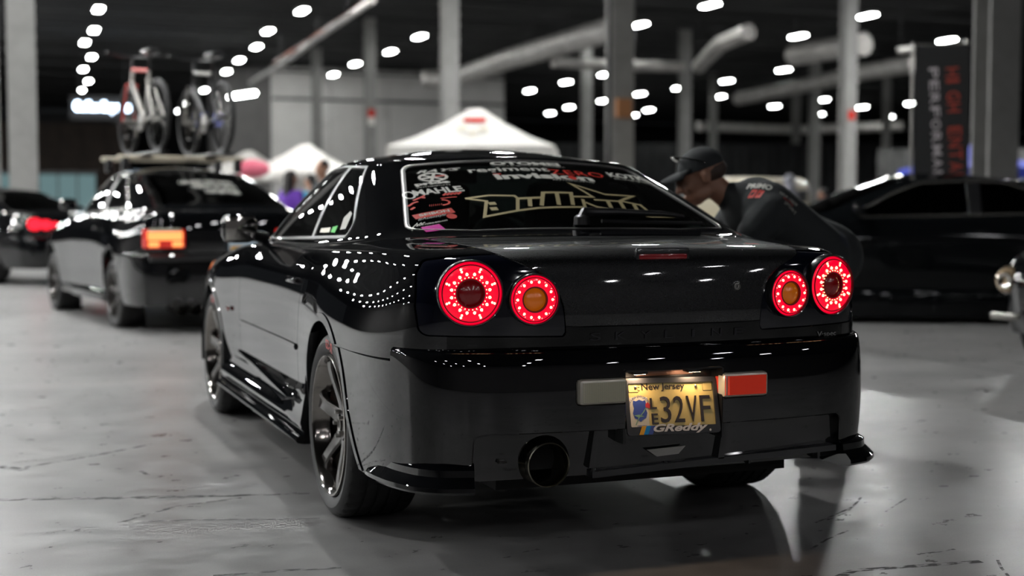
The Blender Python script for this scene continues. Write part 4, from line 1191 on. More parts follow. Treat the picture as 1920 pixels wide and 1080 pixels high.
def plate(bp):
    # a tilted frame of coordinates: the foot of the plate stands further out than its head
    tl = math.radians(14); up = Vector((0, math.sin(tl), math.cos(tl))); rt = Vector((1, 0, 0)); out = Vector((0, -math.cos(tl), math.sin(tl)))
    c = Vector((0.002, -.972, .481))
    roll = math.radians(-1.2); rt2 = rt*math.cos(roll)+up*math.sin(roll); up2 = up*math.cos(roll)-rt*math.sin(roll); rt, up = rt2, up2
    def P(x, z, o=0.0): return c+rt*x+up*z+out*o
    def flat(name, poly, o, m, **k):
        return mk(name, [P(x, z, o) for x, z in poly], [tuple(range(len(poly)))], m, pl_, smooth=False, **k)
    def rrect(x0, z0, x1, z1, r, n=5):
        L = []
        for cx, cz, a in ((x1-r, z0+r, -90), (x1-r, z1-r, 0), (x0+r, z1-r, 90), (x0+r, z0+r, 180)):
            for i in range(n+1): t = math.radians(a+90*i/n); L.append((cx+r*math.cos(t), cz+r*math.sin(t)))
        return L
    W, H = .162, .0885
    ring_o = rrect(-W, -H, W, H, .012); ring_i = rrect(-W+.014, -H+.026, W-.014, H-.016, .004)
    V = [P(x, z, .0) for x, z in ring_o]+[P(x, z, .007) for x, z in ring_o]+[P(x, z, .008) for x, z in ring_i]+[P(x, z, .002) for x, z in ring_i]
    n = len(ring_o); F = []
    for i in range(n):
        j = (i+1) % n
        for a in range(3): F.append((a*n+i, a*n+j, (a+1)*n+j, (a+1)*n+i))
    # the plate assembly hangs on the bumper: bumper > plate pieces (no deeper)
    pl_ = bp
    fr = mk('plate_frame', V, F, M['frame'], bp, False)
    pr = rrect(-W+.006, -H+.012, W-.006, H-.008, .008)
    mk('license_plate', [P(x, z, .0025) for x, z in pr]+[P(x, z, .0) for x, z in pr], [tuple(range(len(pr)))]+[(i, i+len(pr), (i+1) % len(pr)+len(pr), (i+1) % len(pr)) for i in range(len(pr))], M['plate'], bp, smooth=False,
       label='yellow license plate in a black frame')
    flat('plate_pale_corner', rrect(-W+.010, -H+.026, -.083, .030, .004), .0029, M['plate_pale'])
    def txt(name, s, x0, z0, w_, h_, m, th=.0012, **k):
        text_plane(name, s, P(x0, z0, .003), rt, up, w_, h_, m, bp, thick=th, **k)
    txt('plate_lettering', 'New Jersey', -.101, .046, .150, .026, M['ink'], .0006, off=.012)
    txt('plate_lettering', 'C', -.117, .050, .010, .012, M['ink'], .0006)
    MB().lathe([(0, .009), (.0008, .010), (0, .011)], n=20, axis='y').build('tmp', M['ink']) if False else None
    txt('plate_lettering', 'L', -.076, -.008, .022, .034, M['ink'], .0025, off=.015)
    txt('plate_lettering', 'E', -.074, -.056, .022, .034, M['ink'], .0025, off=.015)
    x = -.042
    for ch in '32VF':
        txt('plate_lettering', ch, x, -.052, .036, .082, M['ink'], .0028, off=.0); x += .0465
    # registration sticker boxes
    for bx, col in ((-.146, 'green_ink'), (.112, 'plate_pale')):
        flat('sticker_box', rrect(bx, .045, bx+.034, .070, .002), .0032, M['ink'])
        flat('sticker_paper', rrect(bx+.0012, .0462, bx+.0328, .0688, .002), .0035, M['plate'])
    for sx in (-.122, .088):
        MB().sphere(P(sx, .060, .004), (.005, .004, .005), 10, 6).build('plate_screw', M['steel'], bp)
    # shield emblem with rose
    sh = [(-.0, .036), (.012, .031), (.022, .034), (.024, .022), (.021, .008), (.026, -.008), (.020, -.024), (.008, -.030), (0, -.036), (-.008, -.030), (-.020, -.024), (-.026, -.008), (-.021, .008), (-.024, .022), (-.022, .034), (-.012, .031)]
    cx, cz = -.112, -.012
    flat('shield_emblem', [(cx+a*.95, cz+b*.95) for a, b in sh], .0034, M['blue_ink'])
    V2, F2 = stroke([(cx-.018, cz-.044), (cx-.006, cz-.022), (cx+.012, cz-.004), (cx+.024, cz+.012)], .0028)
    mk('rose_stem', [P(v[0], v[1], .0038) for v in V2], F2, M['green_ink'], bp, False)
    flat('rose_leaf', [(cx-.022, cz-.014), (cx-.008, cz-.020), (cx+.014, cz-.018), (cx-.004, cz-.012)], .0038, M['green_ink'])
    flat('rose_flower', [(cx+.020, cz+.010), (cx+.034, cz+.006), (cx+.036, cz+.018), (cx+.028, cz+.026), (cx+.020, cz+.020)], .0040, M['red_ink'])
    # curved text round the emblem
    def arc_text(s, r, a0, a1, h, flip=False):
        v, F, asp = text_mesh(s)
        V = []
        for p in v:
            a = a0+(a1-a0)*p[0]; rr = r+(p[1] if not flip else -p[1]+0)*h
            V.append(P(cx+rr*math.sin(a), cz+rr*math.cos(a)*1.12, .0034))
        mk('emblem_lettering', V, F, M['blue_ink'], bp, False)
    arc_text('FALLEN LAW ENFORCEMENT', .0365, math.radians(-95), math.radians(88), .0065)
    txt('emblem_lettering', 'OFFICERS', cx-.012, cz-.053, .031, .008, M['blue_ink'], .0004)
    # maker's strip on the frame
    for i, m in enumerate(('orange_vinyl', 'cyan_vinyl', 'blue_ink')):
        x0 = -.124+i*.0155
        flat('frame_stripe', [(x0, -.087), (x0+.0155, -.087), (x0+.0275, -.060), (x0+.012, -.060)], .0095, M[m])
    text_plane('frame_lettering', 'GReddy', P(-.074, -.087, .0088), rt, up, .190, .031, M['white_print'], bp, thick=.0012, shear=.35, off=.03)
    MB().sphere(P(.124, -.080, .009), (.004, .001, .004), 10, 6).build('frame_dot', M['white_print'], bp)

def skirts(car):
    for sd in (-1, 1):
        # sections along y: door-side sill plus lower lip
        ys = [2.28, 2.15, 1.9, 1.5, 1.0, .70, .55, .44, .37]
        V = []; F = []
        for i, y in enumerate(ys):
            t = max(0, (.75-y)/.38); tf = max(0, (y-1.9)/.38)
            prof = [(-.825, .375), (-.838-.010*t, .362+.05*t), (-.840-.022*t, .340+.05*t), (-.848-.022*t, .318+.03*t), (-.868-.010*t, .300), (-.876-.006*t, .280), (-.872-.004*t, .255), (-.866, .244), (-.872, .234), (-.892-.004*t, .226),
                    (-.897-.004*t, .214), (-.893, .203), (-.87, .198), (-.78, .196), (-.78, .375)]
            for x_, z_ in prof: V.append((-sd*x_*-1 if False else (x_ if sd < 0 else -x_), y, z_))
        k = 15
        for i in range(len(ys)-1):
            for j in range(k): F.append((i*k+j, i*k+(j+1) % k, (i+1)*k+(j+1) % k, (i+1)*k+j))
        F += [tuple(range(k)), tuple((len(ys)-1)*k+j for j in range(k))]
        MB().add(V, F).build('side_skirt', M['paint'], car, sharp=28)
        # scoop on the sill in front of the rear wheel
        MB().add([(sd*.845, 1.95, .40), (sd*.872, 1.2, .352), (sd*.892, .66, .330), (sd*.886, .60, .352), (sd*.868, 1.2, .378), (sd*.842, 1.95, .41), (sd*.82, .62, .34), (sd*.82, 1.95, .40)],
                 [(0, 1, 4, 5), (1, 2, 3, 4), (2, 6, 3), (0, 7, 6, 2, 1), (5, 4, 3, 6, 7)]).build('sill_blade', M['paint'], car, smooth=False)
        # body-side moulding on the door
        zs = .553
        Pm, Nm = S0.invert(np.linspace(.565, 1.83, 30), np.full(30, zs), (1, 2), 8, 2.8)
        V = []; F = []
        for p, n_ in zip(Pm, Nm):
            for d, z_ in ((-.002, .013), (.007, .010), (.009, 0), (.006, -.011), (-.002, -.014)): V.append((sd*(p[0]+n_[0]*d), p[1]+n_[1]*d, zs+z_))
        for i in range(29):
            for j in range(4): F.append((i*5+j, i*5+j+1, (i+1)*5+j+1, (i+1)*5+j))
        F += [tuple(range(5)), tuple(29*5+j for j in range(5))]
        MB().add(V, F).build('side_moulding', M['paint'], car, sharp=30)
        # door handle
        Ph, Nh = S0.invert(np.array([.62]), np.array([.80]), (1, 2), 8, 5.5); p = Ph[0]
        MB().box((sd*(p[0]+.006), .63, .815), (.022, .15, .026), bev=.008).build('door_handle', M['paint_soft'], car)
        # side repeater
        MB().box((sd*.868, 2.10, .60), (.012, .04, .022), bev=.005).build('side_marker_lamp', M['lens_red_deep'], car)

def wells(car):
    mb = MB()
    mb.box((0, 1.32, .26), (1.50, 1.9, .12)); mb.box((0, 1.3, .30), (1.04, 4.2, .16)); mb.box((0, -.62, .36), (1.1, .5, .14)); mb.box((0, 3.2, .34), (1.3, .5, .18))
    mb.build('underbody', M['under'], car, smooth=False, fix=False)
    for y0, z0, r in ((-.005, .335, .385), (2.665, .33, .380)):
        for sd in (-1, 1):
            m2 = MB().lathe([(sd*.862, r), (sd*.56, r)], n=40, axis='x', c=(0, y0, z0), a0=math.radians(-12), a1=math.radians(192))
            m2.lathe([(sd*.56, r), (sd*.56, .0)], n=40, axis='x', c=(0, y0, z0), a0=math.radians(-12), a1=math.radians(192))
            m2.build('wheel_well', M['under'], car, fix=False)
    MB().box((0, -.80, .52), (1.3, .16, .3)).build('rear_crossmember', M['under'], car, smooth=False)
    MB().tube([(-.62, .0, .22), (-.2, -.02, .24), (.2, -.02, .24), (.62, 0, .22)], .03, 10).build('rear_axle', M['under'], car)

def cabin(car):
    mb = MB()
    for x in (-.36, .36):
        mb.box((x, .95, .58), (.48, .52, .16), bev=.05)
        mb.box((x, .62, .90), (.46, .14, .62), R=Matrix.Rotation(math.radians(12), 3, 'X'), bev=.05)
        mb.box((x, .55, 1.17), (.24, .10, .15), bev=.035)
    mb.box((0, .28, .62), (1.2, .42, .18), bev=.04)
    mb.box((0, .06, .82), (1.2, .12, .36), bev=.04)
    mb.build('seats', M['cabin'], car)
    MB().box((0, -.11, .965), (1.24, .34, .02), bev=.006).build('parcel_shelf', M['cabin'], car)
    MB().box((0, 1.75, .86), (1.36, .36, .22), bev=.05).build('dashboard', M['cabin'], car)
    st = MB().tube([(.36+.18*math.cos(a), 1.42+.06*math.sin(a), .90+.17*math.sin(a)) for a in [2*math.pi*i/24 for i in range(24)]], .014, 8, closed=True)
    st.build('steering_wheel', M['trim'], car)
    MB().box((0, 1.15, 1.24), (.22, .02, .06), bev=.01).build('rear_view_mirror', M['trim'], car)

def mirrors(car):
    for sd in (-1, 1):
        V = []; mb = MB()
        bm = bmesh.new(); bmesh.ops.create_cube(bm, size=1); bmesh.ops.subdivide_edges(bm, edges=bm.edges[:], cuts=3, use_grid_fill=True)
        for v in bm.verts:
            p = v.co; L = p.length
            q = Vector((p.x*.20, p.y*.12, p.z*.135)); f = 1-.30*max(0, abs(p.x)*2*.6)**3
            nrm = Vector((p.x/.5, p.y/.5, p.z/.5)); l4 = (abs(nrm.x)**4+abs(nrm.y)**4+abs(nrm.z)**4)**.25
            q = Vector((nrm.x/l4*.082, nrm.y/l4*.062, nrm.z/l4*.068))
            if q.y > 0: q.x *= 1-.25*q.y/.06; q.z *= 1-.3*q.y/.06
            v.co = q+Vector((sd*.895, 1.60, 1.005))
        bm.verts.index_update(); mb.V = [v.co.copy() for v in bm.verts]; mb.F = [tuple(v.index for v in f.verts) for f in bm.faces]; bm.free()
        o = mb.build('door_mirror', M['paint'], car, sharp=60)
        MB().box((sd*.895, 1.537, 1.005), (.135, .004, .105), bev=.002).build('mirror_glass', M['chrome'], o)
        MB().tube([(sd*.76, 1.63, .955), (sd*.80, 1.62, .965), (sd*.86, 1.61, .975)], [.03, .025, .028], 10).build('mirror_arm', M['trim'], o)

def wiper(car):
    # arm parked along the foot of the rear window, pivot near the middle
    pts = [(.02, -.232), (.035, -.205), (.16, -.196), (.36, -.180), (.46, -.170)]
    a = np.array(pts); P, N = on_shell(a[:, 0], y=a[:, 1], u0=19.5, v0=11.2)
    Q = P+N*np.array([.018, .034, .034, .028, .020])[:, None]
    root = MB().tube([Vector(q) for q in Q], [.022, .020, .013, .011, .007], 10).build('wiper_arm', M['trim'], car)
    b = np.array([(.10, -.228), (.30, -.226), (.52, -.205)]); P, N = on_shell(b[:, 0], y=b[:, 1], u0=19.5, v0=11.2)
    MB().tube([Vector(q) for q in (P+N*.012)], .007, 6).build('wiper_blade', M['rubber'], root)
    c0 = P[0]*0+np.array(on_shell([.02], y=[-.235], u0=19.8, v0=11.2)[0][0])
    MB().lathe([(0, .030), (.028, .028), (.036, .018), (.038, 0)], n=24, axis='z', c=tuple(c0)).build('wiper_pivot', M['trim'], root)
# ------------------------------------------------------------------ window stickers and lettering on the rear window
def rib(name, pts, wd, m, parent, closed=False, off=.003):
    V, F = subdiv_ribbon(pts, wd, .03, closed); return drape(name, V, F, m, parent, 'xy', off)

def stickers(car):
    gw = [o for o in car.children if o.name.startswith('rear_window') and 'seal' not in o.name and 'trim' not in o.name][0]
    P_ = gw
    g = M['gold_vinyl']; L = 'gold_outline'
    s = .013
    rib(L, [(-.345, -.008), (-.275, -.041), (-.323, -.155), (-.187, -.125), (-.100, -.113), (.089, -.108), (.107, -.044)], s, g, P_)
    rib(L, [(-.345, -.008), (-.25, .004), (-.155, -.012), (-.150, -.034), (-.185, -.125)], s, g, P_)
    for a, b in (((-.150, -.036), (-.056, -.036)), ((-.105, -.040), (-.126, -.099)), ((.022, .006), (-.010, -.094)), ((.210, -.039), (.198, -.103)),
                 ((.261, -.043), (.251, -.103)), ((.311, -.062), (.300, -.121))): rib(L, [a, b], s*1.25, g, P_)
    rib(L, [(-.080, -.097), (-.033, .006), (.081, .007), (.046, -.094)], s*1.2, g, P_)
    rib('gold_star', [(.067, -.026), (.160, -.020), (.118, .098), (.225, .012), (.345, .018), (.262, -.040)], s, g, P_)
    rib(L, [(.153, -.044), (.279, -.043), (.338, -.062), (.346, -.112), (.430, -.146), (.335, -.157), (.202, -.118), (.141, -.103), (.107, -.070)], s, g, P_)
    rib('gold_tail', [(.170, -.128), (.185, -.150), (.214, -.128)], s, g, P_)
    for q in ((-.262, -.062, .022, .017), (-.270, -.102, .020, .018)):
        rib(L, [(q[0]-.012, q[1]), (q[0]+.016, q[1])], q[3]*1.3, g, P_)
    W = M['white_vinyl']; R = M['red_vinyl']
    T = lambda nm, s_, x0, x1, a0, a1, m, **k: drape_text(nm, s_, x0, x1, a0, a1, m, P_, 'xy', .003, **k)
    T('sticker_lettering', 'OTOMEI', -.130, .165, .302, .338, W, off=.05)
    T('sticker_lettering', 'Tuned Engine Parts Specialist', -.128, .178, .284, .295, W)
    T('sticker_lettering', 'regiment', -.245, .090, .215, .275, W, off=.02)
    T('sticker_lettering', 'ZERO', .085, .315, .200, .255, R, off=.0, spacing=1.1)
    T('sticker_lettering', 'invision', -.165, .245, .142, .202, W, off=.045)
    rib('sticker_red_dot', [(-.160, .200), (-.128, .200)], .012, R, P_)
    d = [(.155+.017*math.cos(t*math.pi/6), .165+.020*math.sin(t*math.pi/6)) for t in range(12)]
    drape('sticker_red_dot', d, [tuple(range(12))], R, P_, 'xy', .0045)
    T('sticker_lettering', 'AUTOMOTIVE', .056, .235, .127, .138, W)
    # right hand side sticker
    T('sticker_lettering', 'KOTK', .345, .510, .220, .275, W, off=.04)
    T('sticker_lettering', 'MOTORSPORT', .355, .525, .195, .209, W)
    # column of stickers at the left edge
    T('sticker_lettering', 'RAYS', -.462, -.262, .264, .292, W, shear=.5, off=.03)
    # wheel emblem
    c = (-.405, .214)
    ring = [(c[0]+.060*math.cos(t*math.pi/12), c[1]+.040*math.sin(t*math.pi/12)) for t in range(24)]
    V, F = stroke(ring, .013, True); drape('sticker_wheel', V, F, W, P_, 'xy', .003)
    for k in range(6):
        a = k*math.pi/3+.2; rib('sticker_spoke', [(c[0], c[1]), (c[0]+.058*math.cos(a), c[1]+.038*math.sin(a))], .015, W, P_)
    rib('sticker_red_bar', [(-.392, .216), (-.350, .218)], .009, R, P_, off=.0045)
    T('sticker_lettering', 'pride', -.508, -.350, .136, .172, W, off=.06)
    T('sticker_lettering', 'MOTORSPORTS', -.506, -.358, .121, .132, W)
    T('sticker_lettering', 'MAHLE', -.540, -.325, .056, .108, W, off=.035)
    V, F = stroke([(-.560+.020*math.cos(t*math.pi/8), .070+.030*math.sin(t*math.pi/8)) for t in range(16)], .009, True); drape('sticker_ring', V, F, W, P_, 'xy', .003)
    for k in range(5): rib('sticker_red_stripe', [(-.425+k*.016, .034), (-.405+k*.016, .052)], .010, R, P_)
    rib('sticker_red_stripe', [(-.445, .012), (-.372, .013)], .006, R, P_)
    for pts in ([(-.560, .020), (-.520, .040), (-.500, .052)], [(-.590, -.020), (-.565, .000), (-.545, .006)], [(-.590, -.050), (-.570, -.035)], [(-.520, .035), (-.505, .030)]):
        rib('sticker_red_mark', pts, .010, R, P_)
    V, F = stroke([(-.455+.035*math.cos(t), -.022+.022*math.sin(t)) for t in [-1.6+2.9*i/10 for i in range(11)]], .009); drape('sticker_red_arc', V, F, R, P_, 'xy', .003)
    T('sticker_lettering', '///////', -.515, -.455, -.045, -.030, R)
    bar = [(-.600, -.128), (-.432, -.106), (-.424, -.072), (-.592, -.088)]
    V, F = subdiv_ribbon([(-.597, -.110), (-.51, -.100), (-.428, -.090)], .036, .03); drape('sticker_red_band', V, F, R, P_, 'xy', .003)
    T('sticker_lettering', 'SEIBON', -.575, -.445, -.112, -.094, W, slope=.11, off=.03)
    T('sticker_script', '#Autostyle', -.590, -.470, -.145, -.125, W, slope=.14, shear=.4)
    ov = [(-.452+.022*math.cos(t*math.pi/8), -.133+.020*math.sin(t*math.pi/8)) for t in range(16)]
    drape('sticker_red_oval', ov, [tuple(range(16))], R, P_, 'xy', .003)
    rib('sticker_script', [(-.635, -.215), (-.622, -.185), (-.600, -.160), (-.604, -.178), (-.585, -.160), (-.588, -.172), (-.570, -.158)], .005, W, P_)
    T('sticker_lettering', 'www.rasine-auto.com', -.612, -.480, -.186, -.172, W, slope=.16, off=.02)
    V, F = subdiv_ribbon([(-.596, -.220), (-.56, -.216), (-.520, -.209)], .052, .03); drape('magenta_sticker', V, F, M['magenta_vinyl'], P_, 'xy', .003, label='small magenta sticker low in the window corner')
    T('sticker_lettering', 'SHOW IT OFF', -.592, -.525, -.203, -.192, W, slope=.14)
    T('sticker_lettering', 'CAR SHOW', -.590, -.530, -.236, -.226, W, slope=.14)
    # small stickers in the left quarter window
    qw = [o for o in car.children if o.name.startswith('quarter_window')][0]
    def side(name, poly, m):
        a = np.array(poly); P, N = S0.invert(a[:, 0], a[:, 1], (1, 2), 12, 12)
        V = P*np.array([-1, 1, 1])+N*np.array([-1, 1, 1])*.004; F = tuple(range(len(V)))
        e = np.cross(V[1]-V[0], V[2]-V[0])
        if e[0] > 0: F = F[::-1]
        return mk(name, V, [F], m, qw, smooth=False)
    side('green_window_sticker', [(.40, 1.003), (.33, 1.003), (.33, 1.030), (.40, 1.024)], M['green_vinyl'])
    side('pale_window_sticker', [(.58, 1.000), (.42, 1.003), (.43, 1.022), (.58, 1.016)], M['plate_pale'])
    side('white_window_sticker', [(.27, 1.015), (.20, 1.020), (.22, 1.075), (.26, 1.085), (.30, 1.060)], M['white_vinyl'])
# ------------------------------------------------------------------ the other cars: same kind of shell, other proportions
S1 = car_shell(TP, 6, 4)
B1 = Surf(bumper_table(), 5, 4, -1)
def smooth(t): t = np.clip(t, 0, 1); return t*t*(3-2*t)

def other_car(name, loc, head, lbl, group=None, paint=None, sy=1.0, sx=.98, zs=1.0, hatch=0.0, rake=0.0, wheel_y=(0, 2.6), lamps='bar', plate=False, glass=None, blinds=False, R=.315, low=False):
    car = empty(name, (loc[0], loc[1], 0), rz=math.atan2(-head[0], head[1]), label=lbl, cat='car')
    paint = paint or M['paint_soft']; glass = glass or M['glass_dark']
    s_y = (wheel_y[1]-wheel_y[0])/2.665
    def warp(V):
        V = np.array(V, float); y, z = V[:, 1].copy(), V[:, 2].copy()
        # hatch: pull the cabin back so that the boot nearly vanishes
        back = smooth((1.0-y)/1.5)*smooth((z-.90)/.12)
        V[:, 1] = y-hatch*back*np.where(y < -.3, np.clip((y+.93)/.63, 0, 1), 1)
        V[:, 1] *= s_y; V[:, 0] *= sx
        V[:, 2] = z*(1+(zs-1)*smooth((z-.3)/.9))+rake*smooth((z-.9)/.3)
        return V
    k = dict(warp=warp)
    def sp(nm, fns, m, **kk):
        D, F = trim(S1.D, S1.F, fns)
        if F: return panel(nm, D, F, m, car, **k, **kk)
    sp('roof', [lambda D: 14.32-V_(D)], paint, both=True, flange=.004)
    sp('body', [lambda D: V_(D)-14.30, lambda D: -f_dlo(D), lambda D: -f_rw(D), lambda D: -f_ws(D), lambda D: -f_arch_r(D), lambda D: -f_arch_f(D), lambda D: .24-Z(D),
                lambda D: np.minimum(np.maximum(.62-Z(D), 0)+(Y(D)+.30), .62-Z(D)) if False else np.where(Y(D) < -.36, .62-Z(D), -1),
                lambda D: -np.maximum(np.abs(f_door(D))-.003, np.minimum(V_(D), 1)-1.5), lambda D: -np.maximum(np.abs(f_lid(D))-.004, 4.8-V_(D))], paint, both=True, flange=.02)
    for sd in (-1, 1):
        sp('side_window', [lambda D: f_dlo(D, .001)], glass, side=sd, off=-.004, flange=0)
        sp('window_post', [lambda D: f_dlo(D, .001), lambda D: Y(D)-.74, lambda D: .66-Y(D)], M['trim'], side=sd, off=.001)
        sp('window_surround', [lambda D: f_dlo(D, .012), lambda D: -f_dlo(D, -.004)], M['chrome_dull'], side=sd, off=.003, flange=.006)
    sp('rear_window', [lambda D: f_rw(D, .001)], glass, both=True, off=-.003, flange=0)
    sp('windshield', [lambda D: f_ws(D, .001)], glass, both=True, off=-.003, flange=0)
    f_a = lambda D: np.minimum(np.hypot(Y(D)+.005, Z(D)-.335)-.368, sdpoly(Y(D), Z(D), ARCH_R, .01))
    D, F = trim(B1.D, B1.F, [lambda D: -f_a(D), lambda D: .24-Z(D)])
    panel('rear_bumper', D, F, paint, car, both=True, flange=.04, warp=warp)
    for (x, y, sd) in ((-.85*sx, wheel_y[0], -1), (-.85*sx, wheel_y[1], -1), (.85*sx, wheel_y[0], 1), (.85*sx, wheel_y[1], 1)):
        make_wheel(car, (x, y, R), sd, R=R, W=.23, rim_r=R-.085, detail=False, caliper=(sd < 0), spoke_mat=M['rim'], lip_mat=M['rim'])
    mb = MB().box((0, 1.3*s_y, .30), (1.0, 4.1*s_y, .16)); mb.box((0, 1.3*s_y, .27), (1.5, 1.75*s_y, .12)); mb.build('underbody', M['under'], car, smooth=False, fix=False)
    for y0 in wheel_y:
        for sd in (-1, 1):
            m2 = MB().lathe([(sd*.83*sx, .375*s_y), (sd*.55, .375*s_y), (sd*.55, 0)], n=24, axis='x', c=(0, y0, .335), a0=math.radians(-105), a1=math.radians(105)); m2.build('wheel_well', M['under'], car, fix=False)
        # skirt
    for sd in (-1, 1):
        if low: MB().box((sd*.80*sx, 1.32*s_y, .19), (.12, 1.90*s_y, .28), bev=.03).build('side_skirt', paint, car)  # low version sunk deeper to shut out light under the car
        else: MB().box((sd*.80*sx, 1.32*s_y, .27), (.10, 1.85*s_y, .12), bev=.03).build('side_skirt', paint, car)
        MB().box((sd*.90*sx, 1.62*s_y, 1.02*zs), (.17, .12, .12), bev=.045).build('door_mirror', paint, car)
        MB().box((sd*.80*sx, 1.62*s_y, .99*zs), (.12, .05, .04), bev=.012).build('mirror_arm', M['trim'], car)
        MB().box((sd*.868*sx, .62*s_y, .82*zs), (.02, .15, .026), bev=.008).build('door_handle', paint, car)
    seats = MB()
    for x in (-.35, .35):
        seats.box((x, .75*s_y, .92*zs), (.44, .14, .6), bev=.05); seats.box((x, .70*s_y, 1.18*zs), (.24, .10, .14), bev=.03)
    seats.box((0, .15*s_y, .80), (1.2, .4, .4), bev=.04); seats.box((0, 1.75*s_y, .84*zs), (1.3, .3, .2), bev=.04); seats.build('seats', M['cabin'], car)
    return car, warp, s_y

def tail_block(car, sd, x, y, z, w_, h_, lit=True):
    o = MB().box((sd*x, y, z), (w_, .10, h_), bev=.018).build('tail_lamp', M['tl_red'], car)
    MB().box((sd*x, y-.048, z+h_*.16), (w_*.86, .016, h_*.46), bev=.006).build('bright_lens', M['tl_amber'], o)
    for dx in (-.3, .28): MB().box((sd*(x+dx*w_), y-.048, z-h_*.28), (w_*.26, .016, h_*.28), bev=.006).build('lamp_cell', M['tl_amber'], o)
    MB().box((sd*x, y-.046, z+h_*.44), (w_*.8, .014, h_*.20), bev=.005).build('clear_lens', M['lens_clear'], o)

def bicycle(loc, rz, lbl, frame_m, accent, full=True):
    o = empty('bicycle', loc, rz=rz, label=lbl, cat='bicycle', group=None)
    def T(a, b_, r, m, nm='frame_tube', n=8): return MB().tube([a, b_], r, n).build(nm, m, o)
    rw, fw = (0, 0, .34), (0, 1.05, .34)
    for c, nm in ((rw, 'rear_wheel'), (fw, 'front_wheel')):
        w_ = MB().lathe([( -.020, .315), (-.024, .33), (-.014, .345), (0, .350), (.014, .345), (.024, .33), (.020, .315), (-.020, .315)], n=40, axis='x', c=c).build(nm, M['tyre'], o)
        MB().lathe([(-.012, .300), (-.013, .317), (.013, .317), (.012, .300), (-.012, .300)], n=40, axis='x', c=c).build('wheel_rim', M['trim'], w_)
        sp_ = MB()
        for i in range(16):
            a = 2*math.pi*i/16; sp_.tube([(c[0]+.02*(-1)**i, c[1], c[2]), (c[0], c[1]+.305*math.cos(a), c[2]+.305*math.sin(a))], .0015, 3, caps=False)
        sp_.build('spokes', M['steel'], w_, kind='stuff')
        MB().tube([(-.06, c[1], c[2]), (.06, c[1], c[2])], .018, 8).build('hub', M['steel'], w_)
    bb = (0, .42, .30); st = (0, .28, .78); hd = (0, .86, .84); hb = (0, .90, .72)
    T(bb, st, .017, frame_m); T(st, hd, .018, accent); T(bb, hb, .022, frame_m); T(hd, hb, .020, frame_m, 'head_tube')
    for x in (-.055, .055):
        T((x, 0, .34), (x*.4, .28, .70), .011, frame_m, 'seat_stay'); T((x, 0, .34), (x*.5, .42, .30), .011, frame_m, 'chain_stay'); T((x*1.1, 1.05, .34), (x*.9, .91, .70), .013, accent, 'fork_leg')
    T(st, (0, .24, .93), .014, M['trim'], 'seat_post'); MB().box((0, .22, .955), (.13, .27, .05), bev=.022).build('saddle', M['trim'], o)
    T(hd, (0, .90, .96), .015, M['trim'], 'stem'); MB().tube([(-.27, .84, .99), (-.12, .90, .965), (.12, .90, .965), (.27, .84, .99)], .013, 8).build('handlebar', M['trim'], o)
    MB().lathe([(-.052, .0), (-.052, .09), (-.048, .092), (-.044, .09), (-.044, 0)], n=24, axis='x', c=bb).build('chainring', M['steel'], o)
    for s_, a in ((-1, -1.0), (1, 2.14)):
        e = (s_*.08, .42+.17*math.cos(a), .30+.17*math.sin(a)); T((s_*.07, .42, .30), e, .012, M['steel'], 'crank'); MB().box((e[0]+s_*.05, e[1], e[2]), (.09, .09, .02), bev=.006).build('pedal', M['trim'], o)
    return o

M['tl_red'] = mat('tail_red_plastic', (.4, .01, .01), .25, 0, 1.0, emis=(1, .03, .01), es=.35)
M['tl_amber'] = emit_mat('warm_lamp_glow', (1, .30, .09), 1.7)
M['lens_pod'] = emit_mat('red_round_glow', (1, .02, .04), 1.6)
M['chrome_dull'] = mat('dull_chrome', (.30, .29, .27), .25, .9)
M['plate_glow'] = emit_mat('warm_plate_lamp_glow', (1, .70, .45), 85)
M['warm_lit'] = mat('warm_lit_metal', (.35, .2, .15), .35, .7)  # plate lamps' warm light put into the bracket's colour
M['frame'] = mat('dull_black_frame', (.035, .035, .037), .4, .2)
M['white_print'] = mat('white_print', (.72, .68, .64), .5)
M['pipe'] = mat('burnt_steel_pipe', (.32, .30, .24), .22, 1.0)

